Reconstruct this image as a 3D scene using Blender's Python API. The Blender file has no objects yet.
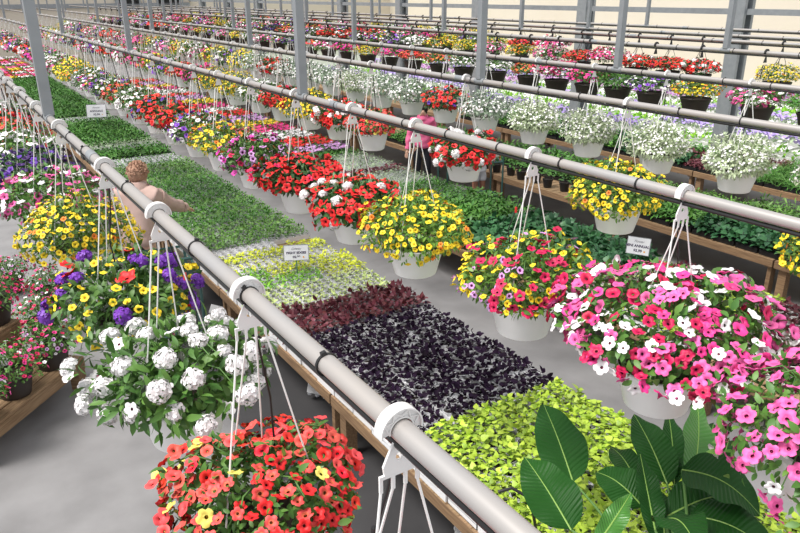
import bpy, math, random
import numpy as np
from mathutils import Matrix, Vector

SC = bpy.context.scene
COL = SC.collection
PI = math.pi
rng = np.random.default_rng(11)
random.seed(7)

# ------------------------------------------------------------------ camera
H = 3.2
F = 711.0
RW = np.array([[0.84079415, -0.19832488, 0.50371861],
               [-0.54133581, -0.3001861, 0.78539407],
               [-0.00455386, -0.93303566, -0.35975507]])   # camera (right, down, forward) to world


def at(u, v, z):
    """World point at height z seen at pixel (u, v)."""
    r = RW @ np.array([u - 400, v - 266.5, F])
    t = (z - H) / r[2]
    return Vector((r[0] * t, r[1] * t, z))


cam = bpy.data.cameras.new('camera')
cam.sensor_width = 36
cam.lens = F / 800 * 36
cam.clip_start = 0.05
cam.clip_end = 300
co = bpy.data.objects.new('camera', cam)
COL.objects.link(co)
right, down, fwd = RW[:, 0], RW[:, 1], RW[:, 2]
M = Matrix(((right[0], -down[0], -fwd[0], 0), (right[1], -down[1], -fwd[1], 0),
            (right[2], -down[2], -fwd[2], H), (0, 0, 0, 1)))
co.matrix_world = M
SC.camera = co

SC.view_settings.view_transform = 'Standard'
SC.view_settings.look = 'None'
SC.view_settings.gamma = 1
SC.view_settings.use_curve_mapping = False
SC.view_settings.exposure = 0.60

# ------------------------------------------------------------------ light
w = bpy.data.worlds.new('world')
SC.world = w
w.use_nodes = True
bg = w.node_tree.nodes['Background']
bg.inputs[0].default_value = (0.95, 0.97, 1.0, 1)
bg.inputs[1].default_value = 0.55
sl = bpy.data.lights.new('sun', 'SUN')
sl.energy = 3.0
sl.angle = math.radians(24)
sl.color = (1.0, 0.97, 0.92)
so = bpy.data.objects.new('sun', sl)
COL.objects.link(so)
so.rotation_euler = Vector((-0.62, 0.05, 1.0)).to_track_quat('Z', 'Y').to_euler()
so.location = (0, 0, 12)

# ------------------------------------------------------------------ materials
MATS = {}


def mat(name, col, rough=0.6, metal=0.0, var=0.0, noise=None, spec=0.5, bump=None, veins=False, island=False):
    """Principled material; var = brightness spread between pieces, noise = (scale, second colour, amount)."""
    if name in MATS:
        return MATS[name]
    m = bpy.data.materials.new(name)
    m.use_nodes = True
    nt = m.node_tree
    b = nt.nodes['Principled BSDF']
    b.inputs['Roughness'].default_value = rough
    b.inputs['Metallic'].default_value = metal
    b.inputs['Specular IOR Level'].default_value = spec
    b.inputs['Base Color'].default_value = (*col, 1)
    src = None
    if noise:
        tc = nt.nodes.new('ShaderNodeTexCoord')
        n = nt.nodes.new('ShaderNodeTexNoise')
        n.inputs['Scale'].default_value = noise[0]
        n.inputs['Detail'].default_value = 6
        nt.links.new(tc.outputs['Object'], n.inputs['Vector'])
        if len(noise) > 3:
            mp = nt.nodes.new('ShaderNodeMapping')
            mp.inputs['Scale'].default_value = noise[3]
            nt.links.new(tc.outputs['Object'], mp.inputs['Vector'])
            nt.links.new(mp.outputs[0], n.inputs['Vector'])
        r = nt.nodes.new('ShaderNodeValToRGB')
        r.color_ramp.elements[0].position = 0.5 - noise[2] / 2
        r.color_ramp.elements[1].position = 0.5 + noise[2] / 2
        r.color_ramp.elements[0].color = (*col, 1)
        r.color_ramp.elements[1].color = (*noise[1], 1)
        nt.links.new(n.outputs['Fac'], r.inputs[0])
        src = r.outputs[0]
    if veins:
        uv = nt.nodes.new('ShaderNodeUVMap')
        wv = nt.nodes.new('ShaderNodeTexWave')
        wv.inputs['Scale'].default_value = 6.0
        wv.inputs['Distortion'].default_value = 0.6
        nt.links.new(uv.outputs[0], wv.inputs['Vector'])
        bp = nt.nodes.new('ShaderNodeBump')
        bp.inputs['Strength'].default_value = 0.35
        bp.inputs['Distance'].default_value = 0.01
        nt.links.new(wv.outputs['Fac'], bp.inputs['Height'])
        nt.links.new(bp.outputs[0], b.inputs['Normal'])
    if var:
        hs = nt.nodes.new('ShaderNodeHueSaturation')
        g = nt.nodes.new('ShaderNodeNewGeometry')
        oi = nt.nodes.new('ShaderNodeObjectInfo')
        ad = nt.nodes.new('ShaderNodeMath')
        ad.operation = 'ADD'
        nt.links.new(g.outputs['Random Per Island'], ad.inputs[0])
        nt.links.new(oi.outputs['Random'], ad.inputs[1])
        mr = nt.nodes.new('ShaderNodeMapRange')
        mr.inputs['From Min'].default_value = 0.2
        mr.inputs['From Max'].default_value = 1.8
        mr.inputs['To Min'].default_value = 1 - var
        mr.inputs['To Max'].default_value = 1 + var
        nt.links.new(ad.outputs[0], mr.inputs['Value'])
        nt.links.new(mr.outputs[0], hs.inputs['Value'])
        mr2 = nt.nodes.new('ShaderNodeMapRange')
        mr2.inputs['To Min'].default_value = 0.5 + 0.035 * var
        mr2.inputs['To Max'].default_value = 0.5 - 0.035 * var
        nt.links.new(g.outputs['Random Per Island'], mr2.inputs['Value'])
        nt.links.new(mr2.outputs[0], hs.inputs['Hue'])
        if src:
            nt.links.new(src, hs.inputs['Color'])
        else:
            hs.inputs['Color'].default_value = (*col, 1)
        src = hs.outputs[0]
    if src:
        nt.links.new(src, b.inputs['Base Color'])
    if bump:
        tc = nt.nodes.new('ShaderNodeTexCoord')
        n = nt.nodes.new('ShaderNodeTexNoise')
        n.inputs['Scale'].default_value = bump[0]
        n.inputs['Detail'].default_value = 5
        nt.links.new(tc.outputs['Object'], n.inputs['Vector'])
        bp = nt.nodes.new('ShaderNodeBump')
        bp.inputs['Strength'].default_value = bump[1]
        bp.inputs['Distance'].default_value = 0.01
        nt.links.new(n.outputs['Fac'], bp.inputs['Height'])
        nt.links.new(bp.outputs[0], b.inputs['Normal'])
    MATS[name] = m
    return m


WHITE = mat('white_plastic', (0.86, 0.85, 0.84), 0.35, var=0.04)
TRAYW = mat('white_tray_plastic', (0.80, 0.80, 0.82), 0.4, var=0.05)
BLACK = mat('black_plastic', (0.012, 0.012, 0.013), 0.45)
BROWNP = mat('dark_brown_plastic', (0.035, 0.026, 0.022), 0.5)
SOIL = mat('soil', (0.025, 0.017, 0.012), 0.95, noise=(60, (0.06, 0.04, 0.03), 0.4))
STEEL = mat('galvanised_pipe', (0.42, 0.42, 0.43), 0.38, 0.4, noise=(5, (0.50, 0.45, 0.41), 0.6, (1.5, .6, 1.5)))
STEEL2 = mat('grey_steel', (0.27, 0.29, 0.31), 0.5, 0.3, noise=(9, (0.34, 0.36, 0.38), 0.5))
WOOD = mat('weathered_wood', (0.30, 0.19, 0.10), 0.8, noise=(5, (0.15, 0.085, 0.045), 0.45, (12, 1.0, 12)), var=0.15)
WOODX = mat('weathered_wood_cross', (0.42, 0.28, 0.16), 0.8, noise=(5, (0.20, 0.12, 0.06), 0.45, (1, 12, 12)), var=0.15)
CONC = mat('concrete_floor', (0.185, 0.18, 0.183), 0.62, noise=(2.0, (0.30, 0.293, 0.298), 0.5), bump=(18, 0.12))
GRAVEL = mat('outdoor_ground', (0.26, 0.30, 0.23), 0.9, noise=(3, (0.38, 0.40, 0.36), 0.5))
CREAM = mat('cream_sheeting', (0.66, 0.585, 0.48), 0.7, noise=(0.35, (0.71, 0.645, 0.55), 0.6))
HAIRL = mat('pale_hair', (0.52, 0.31, 0.22), 0.85, noise=(60, (0.30, 0.17, 0.11), .5), bump=(45, .9))
HAIRD = mat('dark_hair', (0.02, 0.014, 0.011), 0.5)
SKIN = mat('skin', (0.62, 0.38, 0.28), 0.55)
SKIN2 = mat('tanned_skin', (0.30, 0.135, 0.085), 0.55)
JACKET = mat('beige_pink_cloth', (0.62, 0.45, 0.40), 0.9, noise=(6, (0.50, 0.34, 0.30), 0.6), bump=(11, 1.0))
PINKC = mat('pink_cloth', (0.80, 0.16, 0.32), 0.85, noise=(14, (0.7, 0.12, 0.27), 0.5))
NAVY = mat('dark_trouser_cloth', (0.012, 0.013, 0.02), 0.85)
PALEC = mat('pale_grey_cloth', (0.62, 0.62, 0.66), 0.85)
GREENW = mat('dark_green_coated_wire', (0.03, 0.085, 0.08), 0.4)
SIGNW = mat('sign_card', (0.86, 0.85, 0.90), 0.4)
INK = mat('purple_black_ink', (0.03, 0.012, 0.07), 0.6)
INKG = mat('grey_ink', (0.22, 0.2, 0.25), 0.6)
ORANGE = mat('orange_ink', (0.9, 0.4, 0.02), 0.5)
STAKE = mat('green_stake', (0.05, 0.22, 0.12), 0.5)
REDP = mat('red_plastic', (0.6, 0.02, 0.02), 0.4)
BANANA = mat('banana_leaf', (0.009, 0.052, 0.008), 0.45, spec=.18, noise=(2, (0.02, 0.095, 0.013), 0.6), veins=True)
BANANA2 = mat('young_banana_leaf', (0.07, 0.24, 0.03), 0.35, noise=(2, (0.05, 0.17, 0.03), 0.6), veins=True)
MIDRIB = mat('pale_midrib', (0.25, 0.42, 0.09), 0.5)

LEAF = {
    'petunia': mat('petunia_leaf', (0.075, 0.185, 0.028), 0.5, var=0.4),
    'deep': mat('deep_green_leaf', (0.042, 0.125, 0.028), 0.5, var=0.4),
    'calib': mat('calibrachoa_leaf', (0.110, 0.23, 0.030), 0.5, var=0.4),
    'euphorbia': mat('white_green_leaf', (0.40, 0.47, 0.30), 0.6, var=0.3),
    'silver': mat('silver_green_leaf', (0.26, 0.34, 0.24), 0.6, var=0.3),
    'lime': mat('lime_leaf', (0.40, 0.56, 0.055), 0.5, var=0.42),
    'purple': mat('purple_black_leaf', (0.017, 0.007, 0.021), 0.7, spec=.12, var=0.55),
    'burgundy': mat('burgundy_leaf', (0.125, 0.026, 0.036), 0.5, var=0.45),
    'variegated': mat('variegated_lime_leaf', (0.46, 0.56, 0.20), 0.55, var=0.3),
    'brightgreen': mat('bright_green_leaf', (0.20, 0.46, 0.03), 0.5, var=0.3),
    'yellowlime': mat('yellow_lime_leaf', (0.60, 0.66, 0.03), 0.5, var=0.25),
    'green': mat('bedding_green_leaf', (0.075, 0.22, 0.030), 0.5, var=0.4),
    'green2': mat('grass_green_leaf', (0.125, 0.275, 0.05), 0.5, var=0.4),
    'sweet': mat('bluish_green_leaf', (0.038, 0.135, 0.05), 0.45, var=0.4),
    'pale': mat('pale_white_green_leaf', (0.33, 0.43, 0.26), 0.6, var=0.35),
    'stem': mat('green_stem', (0.10, 0.22, 0.05), 0.6),
}
PETAL_RGB = {
    'pink': (0.86, 0.13, 0.40), 'hotpink': (0.83, 0.045, 0.27), 'crimson': (0.62, 0.008, 0.085), 'white': (0.90, 0.87, 0.88),
    'red': (0.76, 0.018, 0.014), 'coral': (0.82, 0.085, 0.075), 'yellow': (0.90, 0.66, 0.022), 'orange': (0.85, 0.24, 0.02),
    'purple': (0.10, 0.022, 0.33), 'violet': (0.22, 0.05, 0.50), 'lilac': (0.63, 0.33, 0.66), 'paleyellow': (0.90, 0.76, 0.16),
    'darkpurple': (0.045, 0.008, 0.12), 'magenta': (0.62, 0.03, 0.36), 'lavender': (0.44, 0.33, 0.70),
}
EYE_RGB = {
    'pink': (0.45, 0.02, 0.16), 'hotpink': (0.30, 0.01, 0.08), 'crimson': (0.18, 0.0, 0.02), 'white': (0.55, 0.16, 0.24),
    'red': (0.25, 0.005, 0.005), 'coral': (0.55, 0.2, 0.04), 'yellow': (0.62, 0.30, 0.012), 'orange': (0.55, 0.08, 0.01),
    'purple': (0.03, 0.005, 0.1), 'violet': (0.05, 0.01, 0.15), 'lilac': (0.16, 0.01, 0.12), 'paleyellow': (0.8, 0.5, 0.02),
    'darkpurple': (0.01, 0.0, 0.03), 'magenta': (0.2, 0.01, 0.1), 'lavender': (0.3, 0.15, 0.5),
}
PET = {k: mat(k + '_petal', v, 0.55, var=0.18) for k, v in PETAL_RGB.items()}
INNER = {k: mat(k + '_petal_inner', tuple(.6 * a + .4 * b for a, b in zip(v, EYE_RGB[k])) if k not in ('white', 'yellow', 'paleyellow') else v, 0.55, var=0.12) for k, v in PETAL_RGB.items()}
EYE = {k: mat(k + '_flower_eye', v, 0.6) for k, v in EYE_RGB.items()}


# ------------------------------------------------------------------ mesh helpers
class MB:
    """Collects shapes into one mesh."""

    def __init__(self):
        self.v, self.f, self.m, self.mats = [], [], [], []

    def mi(self, m):
        if m not in self.mats:
            self.mats.append(m)
        return self.mats.index(m)

    def add(self, verts, faces, m):
        o = len(self.v)
        k = self.mi(m)
        self.v.extend([tuple(p) for p in verts])
        self.f.extend([tuple(i + o for i in f) for f in faces])
        self.m.extend([k] * len(faces))

    def box(self, x0, x1, y0, y1, z0, z1, m, rot=None, bev=0.0):
        if bev:
            b = bev
            P = []
            for z, i in ((z0, b), (z0 + b, 0), (z1 - b, 0), (z1, b)):
                P += [(x0 + i, y0 + i, z), (x1 - i, y0 + i, z), (x1 - i, y1 - i, z), (x0 + i, y1 - i, z)]
            Fc = [(3, 2, 1, 0), (12, 13, 14, 15)]
            for k in range(3):
                for j in range(4):
                    a, c = k * 4 + j, k * 4 + (j + 1) % 4
                    Fc.append((a, c, c + 4, a + 4))
        else:
            P = [(x, y, z) for z in (z0, z1) for x, y in ((x0, y0), (x1, y0), (x1, y1), (x0, y1))]
            Fc = [(3, 2, 1, 0), (4, 5, 6, 7), (0, 1, 5, 4), (1, 2, 6, 5), (2, 3, 7, 6), (3, 0, 4, 7)]
        if rot is not None:
            P = [tuple(rot @ Vector(p)) for p in P]
        self.add(P, Fc, m)

    def tube(self, pts, r, m, n=8, cap=True):
        pts = [Vector(p) for p in pts]
        rs = r if isinstance(r, (list, tuple)) else [r] * len(pts)
        P, Fc = [], []
        prev = None
        for i, p in enumerate(pts):
            d = (pts[min(i + 1, len(pts) - 1)] - pts[max(i - 1, 0)]).normalized()
            if prev is None:
                a = d.orthogonal().normalized()
            else:
                a = (prev - d * prev.dot(d)).normalized()
            prev = a
            b = d.cross(a)
            for k in range(n):
                t = 2 * PI * k / n
                P.append(p + (a * math.cos(t) + b * math.sin(t)) * rs[i])
        for i in range(len(pts) - 1):
            for k in range(n):
                q = (k + 1) % n
                Fc.append((i * n + k, i * n + q, (i + 1) * n + q, (i + 1) * n + k))
        if cap:
            Fc.append(tuple(range(n - 1, -1, -1)))
            Fc.append(tuple((len(pts) - 1) * n + k for k in range(n)))
        self.add(P, Fc, m)

    def lathe(self, prof, m, n=24, c=(0, 0, 0)):
        P, Fc = [], []
        for r, z in prof:
            for k in range(n):
                t = 2 * PI * k / n
                P.append((c[0] + r * math.cos(t), c[1] + r * math.sin(t), c[2] + z))
        for i in range(len(prof) - 1):
            for k in range(n):
                q = (k + 1) % n
                Fc.append((i * n + k, i * n + q, (i + 1) * n + q, (i + 1) * n + k))
        self.add(P, Fc, m)

    def disc(self, c, r, m, n=16):
        self.add([(c[0] + r * math.cos(2 * PI * k / n), c[1] + r * math.sin(2 * PI * k / n), c[2]) for k in range(n)], [tuple(range(n))], m)

    def mesh(self, name, smooth=True):
        me = bpy.data.meshes.new(name)
        me.from_pydata(self.v, [], self.f)
        for m in self.mats:
            me.materials.append(m)
        me.polygons.foreach_set('material_index', self.m)
        if smooth:
            me.polygons.foreach_set('use_smooth', [True] * len(self.f))
            try:
                me.set_sharp_from_angle(angle=math.radians(40))
            except Exception:
                pass
        me.update()
        return me


def np_mesh(name, V, Fq, mats, mi=None, smooth=False):
    """V (n,3), Fq list of (faces array (k,m))"""
    me = bpy.data.meshes.new(name)
    loops = np.concatenate([f.ravel() for f in Fq]).astype(np.int32)
    tot = np.concatenate([np.full(len(f), f.shape[1], np.int32) for f in Fq])
    start = np.concatenate([[0], np.cumsum(tot)[:-1]]).astype(np.int32)
    me.vertices.add(len(V))
    me.vertices.foreach_set('co', V.astype(np.float32).ravel())
    me.loops.add(len(loops))
    me.loops.foreach_set('vertex_index', loops)
    me.polygons.add(len(tot))
    me.polygons.foreach_set('loop_start', start)
    for m in mats:
        me.materials.append(m)
    if mi is not None:
        me.polygons.foreach_set('material_index', np.concatenate(mi).astype(np.int32))
    if smooth:
        me.polygons.foreach_set('use_smooth', np.ones(len(tot), bool))
    me.update(calc_edges=True)
    me.validate()
    return me


def link(name, data, parent=None, loc=None, kind=None):
    o = bpy.data.objects.new(name, data)
    COL.objects.link(o)
    if parent:
        o.parent = parent
    if loc is not None:
        o.location = loc
    if kind:
        o['kind'] = kind
    return o


def thing(name, label, cat, loc=(0, 0, 0), rz=0.0, group=None, data=None):
    o = bpy.data.objects.new(name, data)
    if data is None:
        o.empty_display_size = 0.05
    COL.objects.link(o)
    o.location = loc
    o.rotation_euler = (0, 0, rz)
    o['label'] = label
    o['category'] = cat
    if group:
        o['group'] = group
    return o


def struct(name, mb):
    o = link(name, mb.mesh(name, False))
    o['kind'] = 'structure'
    return o


# ------------------------------------------------------------------ leaves and flowers
def unit(a):
    return a / (np.linalg.norm(a, axis=-1, keepdims=True) + 1e-9)


def leaf_template(detail=2, wid=0.5, shape='oval'):
    """leaf along +y length 1, normal +z"""
    if detail == 1:
        V = np.array([(0, 0, 0), (wid / 2, .45, .04), (0, 1, -.12), (-wid / 2, .45, .04), (0, .45, 0)])
        return V, [np.array([(0, 1, 4), (4, 1, 2), (0, 4, 3), (4, 2, 3)])]
    h = wid / 2
    if shape == 'heart':
        ks = [(.06, .55 * h), (.22, h), (.55, .75 * h)]
    elif shape == 'long':
        ks = [(.15, .6 * h), (.45, h), (.75, .7 * h)]
    else:
        ks = [(.18, .7 * h), (.45, h), (.75, .65 * h)]
    V = [(0, 0, 0)]
    for t, x in ks:
        z = -.25 * t * t + .05 * t
        V += [(-x, t, z + .18 * x), (0, t, z), (x, t, z + .18 * x)]
    V.append((0, 1, -.22))
    V = np.array(V)
    tri = np.array([(0, 2, 1), (0, 3, 2), (7, 8, 10), (8, 9, 10)])
    q = []
    for i in (0, 1):
        a = 1 + 3 * i
        q += [(a, a + 1, a + 4, a + 3), (a + 1, a + 2, a + 5, a + 4)]
    return V, [tri, np.array(q)]


def place(tmpl, P, D, N, S):
    """copies of a template: position P, +y direction D, +z about N, scale S"""
    V, Fs = tmpl
    n = len(P)
    D = unit(D)
    X = unit(np.cross(D, N))
    N = np.cross(X, D)
    S = np.asarray(S).reshape(-1, 1, 1) * np.ones((n, 1, 1))
    W = (X[:, None, :] * V[None, :, 0:1] + D[:, None, :] * V[None, :, 1:2] + N[:, None, :] * V[None, :, 2:3]) * S + P[:, None, :]
    off = (np.arange(n) * len(V))[:, None, None]
    return W.reshape(-1, 3), [(f[None] + off).reshape(-1, f.shape[1]) for f in Fs]


def merge(parts):
    """parts: list of (V, [faces], material index or list per face block)"""
    V, Fs, mi, o = [], [], [], 0
    for v, fs, m in parts:
        V.append(v)
        for i, f in enumerate(fs):
            Fs.append(f + o)
            mm = m[i] if isinstance(m, list) else m
            mi.append(mm if isinstance(mm, np.ndarray) else np.full(len(f), mm))
        o += len(v)
    return np.concatenate(V), Fs, mi


def trumpet(seg=15, lobe=.16, long=.5):
    """five-lobed open flower facing +z, radius 1; last block = throat faces"""
    a = np.arange(seg) / seg * 2 * PI
    lob = 1 - lobe * (1 - np.abs(np.cos(2.5 * a))) ** 1.7
    V = [(0, 0, -long)]
    for r, z, l in ((.20, -.30, 0), (.42, -.06, .3), (.78, .03, .7), (1.0, -.02, 1)):
        rr = r * (1 - l * (1 - lob))
        zz = z + (.09 * np.cos(5 * a + 1) + .05 * np.cos(2 * a) if r > .7 else 0 * a)
        V += list(np.stack([rr * np.cos(a), rr * np.sin(a), zz], 1))
    V = np.array(V, float)
    tri = np.array([(0, 1 + k, 1 + (k + 1) % seg) for k in range(seg)])
    thro, q = [], []
    for i in range(3):
        for k in range(seg):
            k2 = (k + 1) % seg
            f = (1 + i * seg + k, 1 + i * seg + k2, 1 + (i + 1) * seg + k2, 1 + (i + 1) * seg + k)
            (thro if i == 0 else q).append(f)
    return V, [np.array(q), np.array(thro), tri]


def star(seg=10):
    """cheap far flower"""
    a = np.arange(seg) / seg * 2 * PI
    r = np.where(np.arange(seg) % 2 == 0, 1.0, .8)
    V = np.concatenate([[(0, 0, -.12)], np.stack([r * np.cos(a), r * np.sin(a), 0 * a], 1)])
    return V, [np.array([(0, 1 + k, 1 + (k + 1) % seg) for k in range(seg)])]


def cluster_geo(n=46, seed=1):
    """ball of little five-petalled florets, radius 1, facing +z"""
    g = np.random.default_rng(seed)
    i = np.arange(n) + .5
    th = np.arccos(1 - 1.55 * i / n)
    ph = i * 2.39996 + g.normal(0, .12, n)
    nrm = np.stack([np.sin(th) * np.cos(ph), np.sin(th) * np.sin(ph), np.cos(th)], 1)
    P = nrm * g.uniform(.8, 1.02, (n, 1)) * np.array([1, 1, .8])
    V, Fq = [], []
    o = 0
    for p, m in zip(P, unit(nrm + g.normal(0, .25, (n, 3)))):
        t = unit(np.cross(m, g.normal(0, 1, 3)))
        b = np.cross(m, t)
        r = g.uniform(.25, .34) * (46 / n) ** .4
        for k in range(5):
            a = k * 2 * PI / 5
            d = t * math.cos(a) + b * math.sin(a)
            s = np.cross(m, d)
            V += [p, p + d * r * .62 - s * r * .5 + m * .03, p + d * r * 1.05, p + d * r * .62 + s * r * .5 + m * .03]
            Fq.append((o, o + 1, o + 2, o + 3))
            o += 4
    return np.array(V), [np.array(Fq)]


BLOOM_CACHE = {}


def bloom_mesh(shape, colour):
    k = (shape, colour)
    if k not in BLOOM_CACHE:
        if shape == 'cluster':
            V, Fs = cluster_geo(96, 3)
            BLOOM_CACHE[k] = np_mesh('bloom', V, Fs, [PET[colour]])
        else:
            V, Fs = trumpet(20, .25 if shape == 'petunia' else .15, .8 if shape == 'petunia' else .5)
            mi = [np.zeros(len(Fs[0])), np.full(len(Fs[1]), 2), np.ones(len(Fs[2]))]
            BLOOM_CACHE[k] = np_mesh('bloom', V, Fs, [PET[colour], EYE[colour], EYE[colour] if colour == 'lilac' else INNER[colour]], mi, True)
    return BLOOM_CACHE[k]


class Lump:
    """a lumpy dome of growth over a pot rim"""

    def __init__(self, seed, R, up, dn, lump=.14, off=0.0):
        g = np.random.default_rng(seed)
        self.R, self.up, self.dn, self.lump = R, up, dn, lump
        self.k = g.uniform(0, 2 * PI, (4, 2))
        self.off = off
        self.fr = np.array([(2, 2.3), (3, 1.1), (5, 3.7), (4, 5.1)])

    def at(self, th, ph, s=1.0):
        l = sum(np.sin(f[0] * ph + k[0]) * np.cos(f[1] * th + k[1]) for f, k in zip(self.fr, self.k))
        q = (1 + self.lump * l * .6) * s
        c, sn = np.cos(th), np.sin(th)
        vert = np.where(c > 0, self.up, self.dn)
        P = np.stack([self.R * sn * np.cos(ph) * q, self.R * sn * np.sin(ph) * q, vert * c * q + self.off], -1)
        N = unit(np.stack([sn * np.cos(ph) / self.R, sn * np.sin(ph) / self.R, c / vert], -1))
        return P, N


def sample_dome(g, n, thmax):
    th = np.arccos(1 - g.random(n) * (1 - math.cos(thmax)))
    return th, g.random(n) * 2 * PI


def dome_foliage(seed, lump, n, L, wid, m, thmax=1.95, detail=2, shape='oval', stemmat=None, nstem=0, hang=0.3):
    g = np.random.default_rng(seed)
    th, ph = sample_dome(g, n, thmax)
    s = 1 - .55 * g.random(n) ** 1.6
    P, N = lump.at(th, ph, s)
    rad = np.hypot(P[:, 0], P[:, 1])
    nr = n // 9      # leaves closing the crown over the soil and rim
    ra, rr = g.random(nr) * 2 * PI, g.uniform(.05, .185, nr)
    P[:nr] = np.stack([rr * np.cos(ra), rr * np.sin(ra), -LIFT + g.uniform(.0, .05, nr)], 1)
    N[:nr] = unit(np.stack([np.cos(ra), np.sin(ra), np.full(nr, .5)], 1))
    rad = np.hypot(P[:, 0], P[:, 1])
    low = (P[:, 2] < -.06) & (np.arange(n) >= nr) & (rad < .165)
    P[low, :2] *= (.17 / np.maximum(rad[low], .02))[:, None]
    D = N * .7 + g.normal(0, .65, (n, 3)) + np.array([0, 0, .15])
    D[P[:, 2] < 0] += np.array([0, 0, -hang])
    NN = N * .8 + np.array([0, 0, .7]) + g.normal(0, .35, (n, 3))
    V, Fs = place(leaf_template(detail, wid, shape), P, D, NN, L * g.uniform(.65, 1.2, n))
    parts = [(V, Fs, 0)]
    mats = [m]
    if nstem:
        mats.append(LEAF['stem'])
        th, ph = sample_dome(g, nstem, thmax)
        A, _ = lump.at(th, ph, .25)
        B, _ = lump.at(th, ph, .95)
        t = np.linspace(0, 1, 4)
        for a, b in zip(A, B):
            a = np.array([a[0], a[1], max(a[2], 0)])
            pts = [a * (1 - q) + b * q + np.array([0, 0, .06 * math.sin(q * PI)]) for q in t]
            mb = MB()
            mb.tube(pts, .0022, LEAF['stem'], 4, False)
            parts.append((np.array([list(p) for p in mb.v]), [np.array(mb.f)], 1))
    V, Fs, mi = merge(parts)
    return np_mesh('foliage', V, Fs, mats, mi)


def bloom_points(seed, lump, n, thmax, gap, s0=.98, s1=1.08):
    """evenly scattered flower places"""
    g = np.random.default_rng(seed)
    out_p, out_n = [], []
    for _ in range(n * 14):
        th, ph = sample_dome(g, 1, thmax)
        P, N = lump.at(th, ph, g.uniform(s0, s1))
        p, nn = P[0], N[0]
        if p[2] < -.055 and math.hypot(p[0], p[1]) < .175:
            continue
        if any((p - q) @ (p - q) < gap * gap for q in out_p):
            continue
        out_p.append(p)
        out_n.append(unit(nn * .8 + np.array([0, 0, .35]) + g.normal(0, .36, 3)))
        if len(out_p) >= n:
            break
    return np.array(out_p), np.array(out_n)


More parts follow.
